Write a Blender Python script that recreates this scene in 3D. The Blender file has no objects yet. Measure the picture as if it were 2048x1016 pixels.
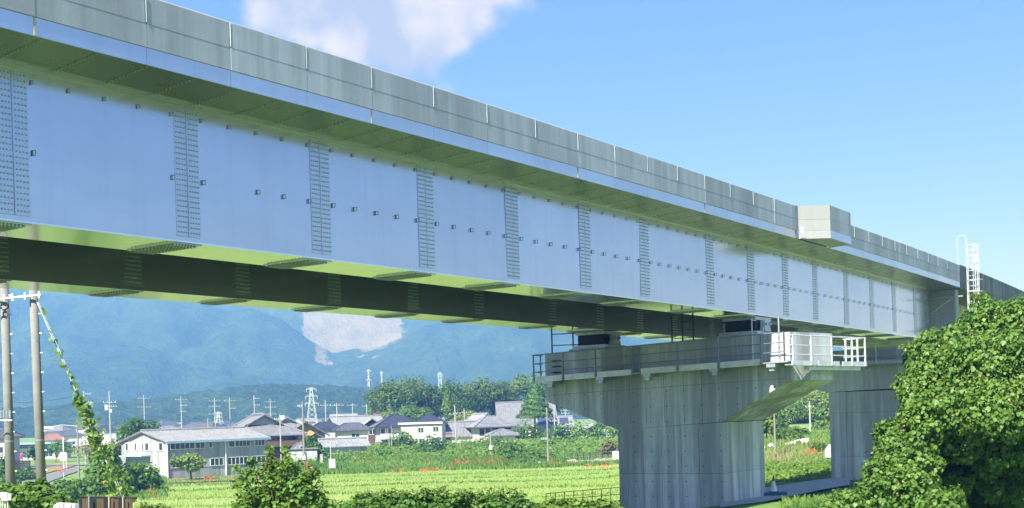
import bpy, math, random
import numpy as np
from mathutils import Matrix, Vector

# ------------------------------------------------------------------ camera, light, exposure
SC = bpy.context.scene
COL = SC.collection
FPX, ROLL, HY, CAMZ = 2500.0, 0.030, 831.9, 3.9
CR, SR = math.cos(ROLL), math.sin(ROLL)
cam = bpy.data.cameras.new('camera')
cam.sensor_width = 36.0
cam.lens = FPX / 2048 * 36.0
cam.shift_y = (HY - 508.0) / 2048.0
cam.clip_start, cam.clip_end = 0.5, 6000.0
camo = bpy.data.objects.new('camera', cam)
COL.objects.link(camo)
camo.matrix_world = Matrix(((CR, SR, 0, 0), (0, 0, -1, 0), (-SR, CR, 0, CAMZ), (0, 0, 0, 1)))
SC.camera = camo

SUN_AZ_LEFT_OF_BEHIND = math.radians(30.0)
SUN_EL = math.radians(46.0)
sx = -math.sin(SUN_AZ_LEFT_OF_BEHIND) * math.cos(SUN_EL)
sy = -math.cos(SUN_AZ_LEFT_OF_BEHIND) * math.cos(SUN_EL)
sz = math.sin(SUN_EL)
sun = bpy.data.lights.new('sun', 'SUN')
sun.energy = 5.0
sun.angle = math.radians(0.53)
sun.color = (0.88, 0.925, 1.0)
suno = bpy.data.objects.new('sun', sun)
COL.objects.link(suno)
suno.rotation_euler = Vector((-sx, -sy, -sz)).to_track_quat('-Z', 'Y').to_euler()
suno.location = (sx * 100, sy * 100, sz * 100)

W = bpy.data.worlds.new('World')
SC.world = W
W.use_nodes = True
wn, wl = W.node_tree.nodes, W.node_tree.links
wn.clear()


def wnode(t, **kw):
    n = wn.new(t)
    for k, v in kw.items():
        setattr(n, k, v)
    return n


def wmath(op, a, b=None, c=None, clamp=False):
    n = wnode('ShaderNodeMath', operation=op, use_clamp=clamp)
    for i, x in enumerate((a, b, c)):
        if x is None:
            continue
        if isinstance(x, (int, float)):
            n.inputs[i].default_value = x
        else:
            wl.new(x, n.inputs[i])
    return n.outputs[0]


SKY_STRENGTH = 0.14
sky = wnode('ShaderNodeTexSky', sky_type='NISHITA')
sky.sun_disc = False
sky.sun_elevation = SUN_EL
sky.sun_rotation = math.atan2(sx, sy)
sky.air_density = 1.0
sky.dust_density = 0.05
sky.ozone_density = 3.2
sky.altitude = 1200.0
tc = wnode('ShaderNodeTexCoord')
nz = wnode('ShaderNodeTexNoise')
nz.inputs['Scale'].default_value = 7.0
nz.inputs['Detail'].default_value = 8.0
nz.inputs['Roughness'].default_value = 0.58
wl.new(tc.outputs['Generated'], nz.inputs['Vector'])
nz2 = wnode('ShaderNodeTexNoise')
nz2.inputs['Scale'].default_value = 17.0
nz2.inputs['Detail'].default_value = 6.0
wl.new(tc.outputs['Generated'], nz2.inputs['Vector'])
# cumulus clouds: (direction, angular half size x, half size z)
CLOUDS = [((-0.078, 1.0, 0.350), 0.180, 0.104), ((-0.75, 1.0, 0.50), 0.26, 0.12), ((1.0, 0.35, 0.42), 0.25, 0.11),
          ((0.9, -0.7, 0.55), 0.30, 0.15), ((-1.0, -0.5, 0.45), 0.28, 0.13), ((0.1, -1.0, 0.5), 0.28, 0.14),
          ((0.9, 1.0, 0.60), 0.20, 0.10)]
tot = None
for (dv, ax, az) in CLOUDS:
    d = Vector(dv).normalized()
    r = Vector((d.y, -d.x, 0)).normalized()
    u = r.cross(d)
    parts = []
    for vec, sc in ((r, ax), (u, az)):
        n = wnode('ShaderNodeVectorMath', operation='DOT_PRODUCT')
        wl.new(tc.outputs['Generated'], n.inputs[0])
        n.inputs[1].default_value = vec
        parts.append(wmath('POWER', wmath('ABSOLUTE', wmath('DIVIDE', n.outputs['Value'], sc)), 2.0))
    n = wnode('ShaderNodeVectorMath', operation='DOT_PRODUCT')
    wl.new(tc.outputs['Generated'], n.inputs[0])
    n.inputs[1].default_value = d
    front = wmath('GREATER_THAN', n.outputs['Value'], 0.5)
    fall = wmath('MULTIPLY', wmath('SUBTRACT', 1.0, wmath('SQRT', wmath('ADD', parts[0], parts[1])), clamp=True), front)
    tot = fall if tot is None else wmath('MAXIMUM', tot, fall)
dens = wmath('ADD', wmath('MULTIPLY', tot, 1.05), wmath('MULTIPLY', wmath('SUBTRACT', nz.outputs['Fac'], 0.5), 1.5))
dens = wmath('ADD', dens, wmath('MULTIPLY', wmath('SUBTRACT', nz2.outputs['Fac'], 0.5), 0.35))
mr = wnode('ShaderNodeMapRange', interpolation_type='SMOOTHSTEP')
wl.new(dens, mr.inputs['Value'])
mr.inputs['From Min'].default_value = 0.25
mr.inputs['From Max'].default_value = 0.46
mr.inputs['To Max'].default_value = 0.92
mask = wmath('MULTIPLY', mr.outputs[0], wmath('MULTIPLY', tot, 9.0, clamp=True))
cshade = wnode('ShaderNodeMapRange')
wl.new(nz2.outputs['Fac'], cshade.inputs['Value'])
cshade.inputs['From Min'].default_value = 0.42
cshade.inputs['From Max'].default_value = 0.60
ccol = wnode('ShaderNodeMix', data_type='RGBA')
wl.new(cshade.outputs[0], ccol.inputs[0])
CL = 0.40 / SKY_STRENGTH
ccol.inputs[6].default_value = (0.48 * CL, 0.54 * CL, 0.68 * CL, 1)
ccol.inputs[7].default_value = (0.84 * CL, 0.82 * CL, 0.82 * CL, 1)
mixs = wnode('ShaderNodeMix', data_type='RGBA')
wl.new(mask, mixs.inputs[0])
hs = wnode('ShaderNodeHueSaturation')
hs.inputs['Saturation'].default_value = 1.50
hs.inputs['Value'].default_value = 1.40
gam = wnode('ShaderNodeGamma')
gam.inputs['Gamma'].default_value = 0.58
wl.new(sky.outputs[0], gam.inputs['Color'])
hs.inputs['Hue'].default_value = 0.512
wl.new(gam.outputs[0], hs.inputs['Color'])
tint = wnode('ShaderNodeMix', data_type='RGBA', blend_type='MULTIPLY')
tint.inputs[0].default_value = 1.0
wl.new(hs.outputs[0], tint.inputs[6])
tint.inputs[7].default_value = (0.62, 0.66, 0.82, 1)
wl.new(tint.outputs[2], mixs.inputs[6])
wl.new(ccol.outputs[2], mixs.inputs[7])
bg = wnode('ShaderNodeBackground')
bg.inputs['Strength'].default_value = SKY_STRENGTH
wl.new(mixs.outputs[2], bg.inputs['Color'])
wo = wnode('ShaderNodeOutputWorld')
wl.new(bg.outputs[0], wo.inputs['Surface'])

SC.render.engine = 'CYCLES'
SC.view_settings.view_transform = 'Standard'
SC.view_settings.look = 'None'
SC.view_settings.gamma = 1.0
SC.view_settings.use_curve_mapping = False
SC.view_settings.exposure = 1.40
SC.cycles.use_denoising = True
SC.cycles.max_bounces = 8
SC.cycles.diffuse_bounces = 3
SC.cycles.glossy_bounces = 4
SC.cycles.transmission_bounces = 2
SC.cycles.transparent_max_bounces = 8
SC.cycles.volume_bounces = 0
SC.cycles.caustics_reflective = False
SC.cycles.caustics_refractive = False

RNG = np.random.default_rng(7)
random.seed(7)


# ------------------------------------------------------------------ space helpers
def sstep(a, b, x):
    k = np.clip((np.asarray(x, float) - a) / (b - a), 0, 1)
    return k * k * (3 - 2 * k)


def gz(X, Y):
    """height of the land"""
    X = np.asarray(X, float)
    Y = np.asarray(Y, float)
    yy = np.maximum(Y, 1.0)
    u = X / yy
    left = -3.0 * sstep(34, 92, Y) + 1.1 * sstep(160, 200, Y) + 0.9 * sstep(198, 222, Y) + 1.0 * sstep(260, 420, Y)
    far_left = -3.0 * sstep(34, 92, Y) + 1.6 * sstep(320, 600, Y)
    right = -1.5 * sstep(65, 80, Y) + 1.5 * sstep(95, 135, Y) + 9.0 * sstep(185, 330, Y)
    wl_ = sstep(-0.16, -0.24, u)
    wr_ = sstep(0.07, 0.17, u)
    z = left * (1 - wl_) + far_left * wl_
    z = z * (1 - wr_) + right * wr_
    z = z + 0.06 * np.sin(X * 0.31 + 1.3) * np.sin(Y * 0.23) * sstep(20, 60, Y)
    return z


def ray(px, py):
    u = (px - 1024.0) / FPX
    v = (HY - py) / FPX
    return (u * CR + v * SR, 1.0, -u * SR + v * CR)


def P(px, py, Y):
    r = ray(px, py)
    return Vector((r[0] * Y, Y, CAMZ + r[2] * Y))


def GY(px, Y):
    """point on the land at depth Y under image column px"""
    py = 900.0
    for _ in range(6):
        p = P(px, py, Y)
        z = float(gz(p.x, p.y))
        py -= (z - p.z) / Y * FPX
    p = P(px, py, Y)
    return Vector((p.x, p.y, float(gz(p.x, p.y))))


def htop(px, py, Y):
    return P(px, py, Y).z


# curved centre line of the viaduct
AL0, T0, RAD, SL = 0.6318, 7.33928, 931.68, -0.00251


def bp(t, d, h):
    al = AL0 - max(t - T0, 0) / RAD
    tt = min(t, T0)
    X = -20.98 * math.cos(AL0) + math.sin(AL0) * tt
    Y = 20.98 * math.sin(AL0) + math.cos(AL0) * tt
    if t > T0:
        th = (t - T0) / RAD
        X += RAD * (math.cos(AL0 - th) - math.cos(AL0))
        Y += -RAD * (math.sin(AL0 - th) - math.sin(AL0))
    X += (20.98 - d) * math.cos(al)
    Y -= (20.98 - d) * math.sin(al)
    return Vector((X, Y, CAMZ + h + SL * t))


# ------------------------------------------------------------------ mesh helpers
ORIGIN = {}


class MB:
    def __init__(s):
        s.v, s.f = [], []

    def add(s, vs, fs):
        o = len(s.v)
        s.v.extend([tuple(p) for p in vs])
        s.f.extend([tuple(i + o for i in q) for q in fs])

    def hexa(s, b, t):
        s.add(list(b) + list(t), [(3, 2, 1, 0), (4, 5, 6, 7), (0, 1, 5, 4), (1, 2, 6, 5), (2, 3, 7, 6), (3, 0, 4, 7)])

    def box(s, c, size, M=None):
        x, y, z = size[0] / 2, size[1] / 2, size[2] / 2
        q = [Vector(p) for p in ((-x, -y, -z), (x, -y, -z), (x, y, -z), (-x, y, -z), (-x, -y, z), (x, -y, z), (x, y, z), (-x, y, z))]
        if M is not None:
            q = [M @ p for p in q]
        c = Vector(c)
        q = [p + c for p in q]
        s.hexa(q[:4], q[4:])

    def tube(s, p, q, r, n=6, r2=None):
        p, q = Vector(p), Vector(q)
        r2 = r if r2 is None else r2
        a = (q - p).normalized()
        b = a.orthogonal().normalized()
        c = a.cross(b)
        vs = []
        for (o, rr) in ((p, r), (q, r2)):
            for i in range(n):
                k = 2 * math.pi * i / n
                vs.append(o + b * math.cos(k) * rr + c * math.sin(k) * rr)
        fs = [(i, (i + 1) % n, n + (i + 1) % n, n + i) for i in range(n)]
        fs += [tuple(range(n - 1, -1, -1)), tuple(range(n, 2 * n))]
        s.add(vs, fs)

    def path(s, pts, r, n=5):
        for a, b in zip(pts[:-1], pts[1:]):
            s.tube(a, b, r, n)

    def prism(s, a, b):
        n = len(a)
        fs = [(i, (i + 1) % n, n + (i + 1) % n, n + i) for i in range(n)]
        fs += [tuple(range(n - 1, -1, -1)), tuple(range(n, 2 * n))]
        s.add(list(a) + list(b), fs)

    def seg(s, t0, t1, d0, d1, h0, h1):
        """box along the viaduct: stations t0..t1, offsets d0..d1, heights h0..h1"""
        s.hexa([bp(t0, d0, h0), bp(t0, d1, h0), bp(t1, d1, h0), bp(t1, d0, h0)],
               [bp(t0, d0, h1), bp(t0, d1, h1), bp(t1, d1, h1), bp(t1, d0, h1)])

    def build(s, name, mat, parent=None, kind=None, smooth=False, label=None):
        o0 = ORIGIN.get(parent.name, Vector((0, 0, 0))) if parent else Vector((0, 0, 0))
        me = bpy.data.meshes.new(name)
        me.from_pydata([(a[0] - o0[0], a[1] - o0[1], a[2] - o0[2]) for a in s.v], [], s.f)
        return link(name, me, mat, parent, kind, smooth, label, o0)


def link(name, me, mat, parent=None, kind=None, smooth=False, label=None, o0=Vector((0, 0, 0)), fix=True):
    if mat is not None and not me.materials:
        me.materials.append(mat)
    if fix:
        import bmesh
        bm = bmesh.new()
        bm.from_mesh(me)
        bmesh.ops.recalc_face_normals(bm, faces=bm.faces)
        bm.to_mesh(me)
        bm.free()
    if smooth:
        me.polygons.foreach_set('use_smooth', [True] * len(me.polygons))
    o = bpy.data.objects.new(name, me)
    COL.objects.link(o)
    if parent:
        o.parent = parent
    ORIGIN[o.name] = Vector(o0)
    if kind:
        o['kind'] = kind
    if label:
        o['label'] = label
    return o


def thing(name, label, cat, loc, group=None):
    o = bpy.data.objects.new(name, None)
    COL.objects.link(o)
    o.location = loc
    o.empty_display_size = 0.5
    o['label'] = label
    o['category'] = cat
    if group:
        o['group'] = group
    ORIGIN[o.name] = Vector(loc)
    return o


def tag(o, label, cat, group=None):
    o['label'] = label
    o['category'] = cat
    if group:
        o['group'] = group
    return o


def inst(name, me, loc, parent, rz=0.0, rot=None):
    o = bpy.data.objects.new(name, me)
    COL.objects.link(o)
    o.parent = parent
    o.location = Vector(loc) - ORIGIN.get(parent.name, Vector((0, 0, 0)))
    if rot is not None:
        o.rotation_euler = rot
    else:
        o.rotation_euler = (0, 0, rz)
    return o


ORD = ['first', 'second', 'third', 'fourth', 'fifth', 'sixth', 'seventh', 'eighth', 'ninth', 'tenth', 'eleventh', 'twelfth',
       'thirteenth', 'fourteenth', 'fifteenth', 'sixteenth', 'seventeenth', 'eighteenth', 'nineteenth', 'twentieth']


def nth(i):
    return ORD[i] if i < 20 else 'twenty ' + ORD[i - 20]


# ------------------------------------------------------------------ materials
class Mat:
    def __init__(s, name, rough=0.8, metal=0.0, spec=0.3):
        s.m = bpy.data.materials.new(name)
        s.m.use_nodes = True
        s.n = s.m.node_tree.nodes
        s.l = s.m.node_tree.links
        s.b = s.n['Principled BSDF']
        s.b.inputs['Roughness'].default_value = rough
        s.b.inputs['Metallic'].default_value = metal
        s.b.inputs['Specular IOR Level'].default_value = spec
        s.tc = s.n.new('ShaderNodeTexCoord')

    def mapped(s, scale, rot=(0, 0, 0), src='Object'):
        mp = s.n.new('ShaderNodeMapping')
        mp.inputs['Scale'].default_value = scale
        mp.inputs['Rotation'].default_value = rot
        s.l.new(s.tc.outputs[src], mp.inputs['Vector'])
        return mp.outputs[0]

    def noise(s, scale, detail=4, rough=0.55, src='Object', dist=0.0):
        sc = scale if isinstance(scale, tuple) else (scale,) * 3
        t = s.n.new('ShaderNodeTexNoise')
        t.inputs['Scale'].default_value = 1.0
        t.inputs['Detail'].default_value = detail
        t.inputs['Roughness'].default_value = rough
        t.inputs['Distortion'].default_value = dist
        s.l.new(s.mapped(sc, src=src), t.inputs['Vector'])
        return t.outputs['Fac']

    def ramp(s, fac, stops):
        r = s.n.new('ShaderNodeValToRGB')
        e = r.color_ramp.elements
        while len(e) < len(stops):
            e.new(0.5)
        for i, (p, c) in enumerate(stops):
            e[i].position = p
            e[i].color = (*c, 1)
        s.l.new(fac, r.inputs[0])
        return r.outputs[0]

    def mix(s, fac, a, b, mode='MIX'):
        m = s.n.new('ShaderNodeMix')
        m.data_type = 'RGBA'
        m.blend_type = mode
        for i, x in ((0, fac), (6, a), (7, b)):
            if isinstance(x, (int, float)):
                m.inputs[i].default_value = x
            elif isinstance(x, tuple):
                m.inputs[i].default_value = (*x, 1)
            else:
                s.l.new(x, m.inputs[i])
        return m.outputs[2]

    def tone(s, c, amt):
        """each piece a shade of its own"""
        oi = s.n.new('ShaderNodeObjectInfo')
        r = s.n.new('ShaderNodeMapRange')
        r.inputs['To Min'].default_value = 1 - amt
        r.inputs['To Max'].default_value = 1 + amt
        s.l.new(oi.outputs['Random'], r.inputs['Value'])
        h = s.n.new('ShaderNodeHueSaturation')
        s.l.new(r.outputs[0], h.inputs['Value'])
        s.l.new(c, h.inputs['Color'])
        return h.outputs[0]

    def col(s, c):
        if isinstance(c, tuple):
            s.b.inputs['Base Color'].default_value = (*c, 1)
        else:
            s.l.new(c, s.b.inputs['Base Color'])
        return s

    def bump(s, h, strength=0.3, dist=0.02):
        b = s.n.new('ShaderNodeBump')
        b.inputs['Strength'].default_value = strength
        b.inputs['Distance'].default_value = dist
        s.l.new(h, b.inputs['Height'])
        s.l.new(b.outputs[0], s.b.inputs['Normal'])
        return s

    def roughmap(s, fac, a, b):
        r = s.n.new('ShaderNodeMapRange')
        r.inputs['To Min'].default_value = a
        r.inputs['To Max'].default_value = b
        s.l.new(fac, r.inputs['Value'])
        s.l.new(r.outputs[0], s.b.inputs['Roughness'])
        return s


def plain(name, c, rough=0.7, metal=0.0, var=0.18, scale=3.0, spec=0.3):
    m = Mat(name, rough, metal, spec)
    a = tuple(x * (1 - var) for x in c)
    b = tuple(min(1, x * (1 + var)) for x in c)
    m.col(m.ramp(m.noise(scale, 5, 0.6), [(0.3, a), (0.7, b)]))
    return m.m


def attr_mat(name, stops, rough=0.55, trans=0.25, spec=0.25):
    """foliage: colour from each leaf's own tint, light passes through it"""
    m = Mat(name, rough, 0, spec)
    a = m.n.new('ShaderNodeAttribute')
    a.attribute_name = 'tint'
    c = m.ramp(a.outputs['Fac'], stops)
    m.col(c)
    tr = m.n.new('ShaderNodeBsdfTranslucent')
    hsv = m.n.new('ShaderNodeHueSaturation')
    hsv.inputs['Value'].default_value = 1.25
    hsv.inputs['Hue'].default_value = 0.485
    m.l.new(c, hsv.inputs['Color'])
    m.l.new(hsv.outputs[0], tr.inputs['Color'])
    mx = m.n.new('ShaderNodeMixShader')
    mx.inputs[0].default_value = trans
    out = m.n['Material Output']
    m.l.new(m.b.outputs[0], mx.inputs[1])
    m.l.new(tr.outputs[0], mx.inputs[2])
    m.l.new(mx.outputs[0], out.inputs['Surface'])
    return m.m


def steel_mat(name, c, rough, lo=0.9, bump=0.02):
    m = Mat(name, rough, 0.86, 0.5)
    n1 = m.noise((0.35, 0.35, 0.9), 4)
    st = m.noise((3.0, 3.0, 0.12), 5, 0.65)
    a = tuple(x * lo for x in c)
    base = m.ramp(n1, [(0.25, a), (0.75, c)])
    base = m.tone(base, 0.05)
    m.col(m.mix(m.ramp(st, [(0.48, (0, 0, 0)), (0.75, (0.26, 0.26, 0.26))]), base, tuple(x * 0.70 for x in c)))
    m.roughmap(m.noise(1.3, 5), rough * 0.8, rough * 1.25)
    m.bump(m.noise((0.8, 0.8, 0.5), 2), bump, 0.05)
    return m.m


def concrete_mat(name, light, dark, streak=0.5, blue=0.0, bumpy=0.25):
    m = Mat(name, 0.88, 0, 0.2)
    big = m.noise((0.55, 0.55, 0.35), 5, 0.6)
    st = m.noise((3.4, 3.4, 0.13), 6, 0.66, dist=0.1)
    st2 = m.noise((0.85, 0.85, 0.05), 5, 0.66)
    fine = m.noise(9.0, 6, 0.7)
    mott = m.noise((1.7, 1.7, 1.1), 7, 0.7)
    c = m.ramp(big, [(0.28, dark), (0.72, light)])
    c = m.mix(m.ramp(mott, [(0.35, (0.45 * streak,) * 3), (0.58, (0, 0, 0))]), c, tuple(x * 0.62 for x in dark))
    c = m.mix(m.ramp(st, [(0.45, (0, 0, 0)), (0.66, (streak,) * 3)]), c, tuple(x * 0.50 for x in light))
    c = m.mix(m.ramp(st2, [(0.44, (0, 0, 0)), (0.57, (min(1, streak * 1.2),) * 3)]), c, tuple(x * 0.48 for x in dark))
    c = m.mix(m.ramp(fine, [(0.25, (0.12,) * 3), (0.6, (0, 0, 0))]), c, tuple(x * 0.55 for x in dark))
    c = m.mix(m.ramp(m.noise((4.5, 4.5, 0.2), 5), [(0.56, (0, 0, 0)), (0.72, (0.35 * streak,) * 3)]), c, tuple(min(1, x * 1.5) for x in light))
    m.col(m.tone(c, 0.07))
    m.bump(fine, bumpy, 0.01)
    return m.m


M = {}
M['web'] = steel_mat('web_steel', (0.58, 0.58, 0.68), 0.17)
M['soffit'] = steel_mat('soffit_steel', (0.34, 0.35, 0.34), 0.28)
M['beam'] = steel_mat('edge_beam_steel', (0.58, 0.61, 0.72), 0.30)
M['flange'] = steel_mat('flange_steel', (0.74, 0.77, 0.76), 0.13)
M['splice'] = steel_mat('splice_steel', (0.50, 0.53, 0.60), 0.22)
M['bolt'] = plain('bolt_zinc', (0.44, 0.475, 0.53), 0.4, 0.6)
M['lug'] = plain('lug_zinc', (0.25, 0.28, 0.32), 0.5, 0.3)
M['parapet'] = concrete_mat('parapet_concrete', (0.56, 0.555, 0.625), (0.47, 0.47, 0.53), 0.30)
M['bay'] = concrete_mat('sunlit_face_concrete', (0.36, 0.36, 0.345), (0.32, 0.32, 0.305), 0.12, bumpy=0.1)  # own copy for the sunlit bay face and coping, sunlight set into its tone
M['baybeam'] = plain('sunlit_bay_beam', (0.35, 0.34, 0.335), 0.5, 0.0, 0.05)  # edge beam's copy for the sunlit slanted face, toned for direct sun
M['pier'] = concrete_mat('pier_concrete', (0.74, 0.74, 0.72), (0.64, 0.645, 0.635), 0.72)
M['old'] = concrete_mat('weathered_concrete', (0.27, 0.28, 0.275), (0.17, 0.18, 0.18), 0.6)
M['hole'] = plain('tie_hole_mortar', (0.10, 0.105, 0.10), 0.9)
M['galv'] = plain('galvanised_steel', (0.42, 0.46, 0.50), 0.42, 0.55)
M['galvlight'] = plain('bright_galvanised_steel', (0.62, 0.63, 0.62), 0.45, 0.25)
M['rubber'] = plain('bearing_rubber', (0.012, 0.010, 0.012), 0.6)
M['bearing'] = plain('bearing_steel', (0.55, 0.58, 0.60), 0.45, 0.2)
M['darkmetal'] = plain('dark_steel', (0.05, 0.06, 0.06), 0.5, 0.3)
M['road'] = plain('asphalt', (0.17, 0.175, 0.18), 0.9, var=0.15, scale=2.0)
M['track'] = plain('pale_concrete_track', (0.42, 0.42, 0.40), 0.9, var=0.12, scale=1.0)
M['white'] = plain('white_paint', (0.78, 0.77, 0.74), 0.6, var=0.06)
M['polecon'] = plain('pole_concrete', (0.23, 0.22, 0.20), 0.85, var=0.14, scale=2.5)
M['arm'] = plain('dull_steel_arm', (0.34, 0.34, 0.34), 0.6)
M['railpost'] = plain('rail_post_steel', (0.20, 0.245, 0.29), 0.45, 0.4)
M['polefar'] = plain('far_pole_concrete', (0.40, 0.385, 0.36), 0.85, var=0.1)
M['porcelain'] = plain('porcelain', (0.75, 0.76, 0.78), 0.3)
M['wire'] = plain('wire_black', (0.03, 0.03, 0.035), 0.6)
M['wood'] = plain('weathered_wood', (0.10, 0.065, 0.04), 0.85, var=0.35, scale=2.0)
M['bark'] = plain('bark', (0.09, 0.07, 0.05), 0.95, var=0.35, scale=4.0)
M['glass'] = plain('window_glass', (0.035, 0.045, 0.05), 0.12, 0.0, 0.3, spec=0.7)
M['rust'] = plain('rust_red_paint', (0.30, 0.075, 0.03), 0.7)
M['red'] = plain('red_paint', (0.60, 0.05, 0.03), 0.5)
M['orange'] = plain('orange_paint', (0.75, 0.22, 0.04), 0.5)
M['pink'] = plain('pink_plastic', (0.70, 0.05, 0.24), 0.5)
M['bluepl'] = plain('blue_plastic', (0.035, 0.09, 0.20), 0.5)
M['black'] = plain('black_paint', (0.018, 0.018, 0.02), 0.6)
M['solar'] = plain('solar_glass', (0.05, 0.06, 0.12), 0.2, spec=0.6)
M['stone'] = plain('rubble_stone', (0.36, 0.34, 0.31), 0.9, var=0.3)

G_ = [(0.0, (0.030, 0.085, 0.014)), (0.35, (0.078, 0.175, 0.026)), (0.75, (0.150, 0.265, 0.044)), (0.95, (0.22, 0.31, 0.06)), (1.0, (0.28, 0.27, 0.09))]
M['vine'] = attr_mat('kudzu_leaf', [(0.0, (0.050, 0.120, 0.018)), (0.4, (0.125, 0.235, 0.034)), (0.8, (0.215, 0.325, 0.062)), (0.95, (0.30, 0.33, 0.09)), (1.0, (0.40, 0.24, 0.08))], 0.45, 0.40, 0.35)
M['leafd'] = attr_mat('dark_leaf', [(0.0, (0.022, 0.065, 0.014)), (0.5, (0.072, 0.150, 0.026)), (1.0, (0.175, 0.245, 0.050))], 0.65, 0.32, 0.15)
M['leafm'] = attr_mat('mid_leaf', G_, 0.5, 0.38)
M['leafy'] = attr_mat('yellow_green_leaf', [(0.0, (0.04, 0.10, 0.014)), (0.5, (0.130, 0.225, 0.034)), (1.0, (0.24, 0.32, 0.065))], 0.7, 0.36, 0.1)
M['leafb'] = attr_mat('bronze_leaf', [(0.0, (0.05, 0.06, 0.02)), (0.5, (0.11, 0.10, 0.04)), (1.0, (0.22, 0.15, 0.09))], 0.6, 0.25)
M['rice'] = attr_mat('rice_blade', [(0.0, (0.28, 0.40, 0.09)), (0.5, (0.40, 0.50, 0.15)), (0.9, (0.48, 0.56, 0.20)), (1.0, (0.52, 0.48, 0.22))], 0.7, 0.5, 0.1)
M['weed'] = attr_mat('weed_blade', [(0.0, (0.07, 0.16, 0.025)), (0.5, (0.16, 0.29, 0.05)), (0.85, (0.24, 0.36, 0.08)), (1.0, (0.38, 0.33, 0.15))], 0.7, 0.45, 0.1)
M['lily'] = attr_mat('red_lily', [(0.0, (0.55, 0.05, 0.02)), (1.0, (0.85, 0.16, 0.05))], 0.6, 0.3)

gm = Mat('meadow_ground', 0.95, 0, 0.1)
gn = gm.noise(0.06, 6, 0.6)
gn2 = gm.noise(0.9, 6, 0.7)
gc = gm.ramp(gn, [(0.30, (0.13, 0.20, 0.05)), (0.55, (0.19, 0.27, 0.075)), (0.72, (0.26, 0.30, 0.11))])
gc = gm.mix(gm.ramp(gn2, [(0.50, (0, 0, 0)), (0.75, (0.5,) * 3)]), gc, (0.06, 0.12, 0.018))
gm.col(gc)
gm.bump(gn2, 0.6, 0.15)
M['ground'] = gm.m
pm = Mat('rice_field', 0.95, 0, 0.1)
pn = pm.noise((0.15, 1.2, 1), 5, 0.6)
pm.col(pm.ramp(pn, [(0.3, (0.28, 0.38, 0.10)), (0.7, (0.40, 0.48, 0.15))]))
M['paddy'] = pm.m
sm = Mat('dry_soil', 0.95, 0, 0.1)
sm.col(sm.ramp(sm.noise(0.8, 6, 0.65), [(0.3, (0.17, 0.13, 0.07)), (0.55, (0.26, 0.21, 0.11)), (0.75, (0.16, 0.20, 0.05))]))
M['soil'] = sm.m
ym = Mat('bounce_ground_green', 0.95, 0, 0.1)  # colour of the added ground patch, chosen for its bounced light
ym.col(ym.ramp(ym.noise(0.5, 6, 0.65), [(0.35, (0.09, 0.18, 0.035)), (0.6, (0.14, 0.23, 0.05)), (0.78, (0.26, 0.27, 0.17))]))
M['bounce'] = ym.m
mm = Mat('forest_mountain', 0.95, 0, 0.1)
f1 = mm.noise(0.012, 8, 0.65)
f2 = mm.noise(0.12, 5, 0.7)
mc = mm.ramp(f1, [(0.35, (0.020, 0.050, 0.016)), (0.65, (0.075, 0.135, 0.032))])
mc = mm.mix(mm.ramp(f2, [(0.42, (0.7,) * 3), (0.62, (0, 0, 0))]), mc, (0.016, 0.036, 0.012))
at = mm.n.new('ShaderNodeAttribute')
at.attribute_name = 'rock'
rk = mm.n.new('ShaderNodeMath')
rk.operation = 'MULTIPLY_ADD'
mm.l.new(mm.noise(0.03, 8, 0.75), rk.inputs[0])
rk.inputs[1].default_value = 1.6
mm.l.new(at.outputs['Fac'], rk.inputs[2])
mc = mm.mix(mm.ramp(rk.outputs[0], [(0.60, (0, 0, 0)), (0.63, (1, 1, 1))]), mc, mm.ramp(mm.noise(0.02, 8, 0.7), [(0.3, (0.15, 0.14, 0.12)), (0.7, (0.30, 0.285, 0.25))]))
# attribute is around -0.9 away from bare rock
mm.col(mc)
mm.bump(f2, 1.0, 9.0)
M['mountain'] = mm.m


def tile_mat(name, c, axis_scale=(7.0, 7.0, 7.0)):
    m = Mat(name, 0.5, 0, 0.35)
    n = m.noise(1.2, 5, 0.6)
    n2 = m.noise(5.0, 4, 0.6)
    col = m.ramp(n, [(0.3, tuple(x * 0.72 for x in c)), (0.7, tuple(x * 1.2 for x in c))])
    col = m.mix(m.ramp(n2, [(0.4, (0.35,) * 3), (0.6, (0, 0, 0))]), col, tuple(x * 0.6 for x in c))
    m.col(col)
    m.bump(n2, 0.4, 0.04)
    return m.m


M['tile'] = tile_mat('grey_roof_tile', (0.20, 0.20, 0.215))
M['tiled'] = tile_mat('dark_roof_tile', (0.10, 0.105, 0.125))
M['tileb'] = tile_mat('blue_black_roof_tile', (0.045, 0.05, 0.075))
M['tilel'] = tile_mat('pale_roof_tile', (0.28, 0.28, 0.295))
M['slate'] = tile_mat('corrugated_cement_roof', (0.27, 0.265, 0.26))
M['cream'] = plain('cream_siding', (0.54, 0.51, 0.46), 0.8, var=0.07, scale=1.0)
M['ochre'] = plain('ochre_plaster', (0.55, 0.36, 0.13), 0.85, var=0.08)
M['plaster'] = plain('white_plaster', (0.62, 0.61, 0.58), 0.85, var=0.06)
M['greywall'] = plain('grey_wall', (0.42, 0.43, 0.44), 0.85, var=0.1)
M['brownwall'] = plain('brown_boarding', (0.13, 0.075, 0.05), 0.85, var=0.25)
M['shoji'] = plain('curtained_panel', (0.50, 0.42, 0.30), 0.8)
M['corr'] = concrete_mat('stained_corrugated_sheet', (0.46, 0.455, 0.44), (0.38, 0.375, 0.36), 0.4)
M['bluegut'] = plain('blue_gutter_paint', (0.30, 0.42, 0.55), 0.5, var=0.2, scale=5)
M['greenaw'] = plain('green_awning', (0.03, 0.13, 0.09), 0.6)
M['orangeroof'] = plain('terracotta_roof', (0.26, 0.13, 0.10), 0.7)


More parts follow.
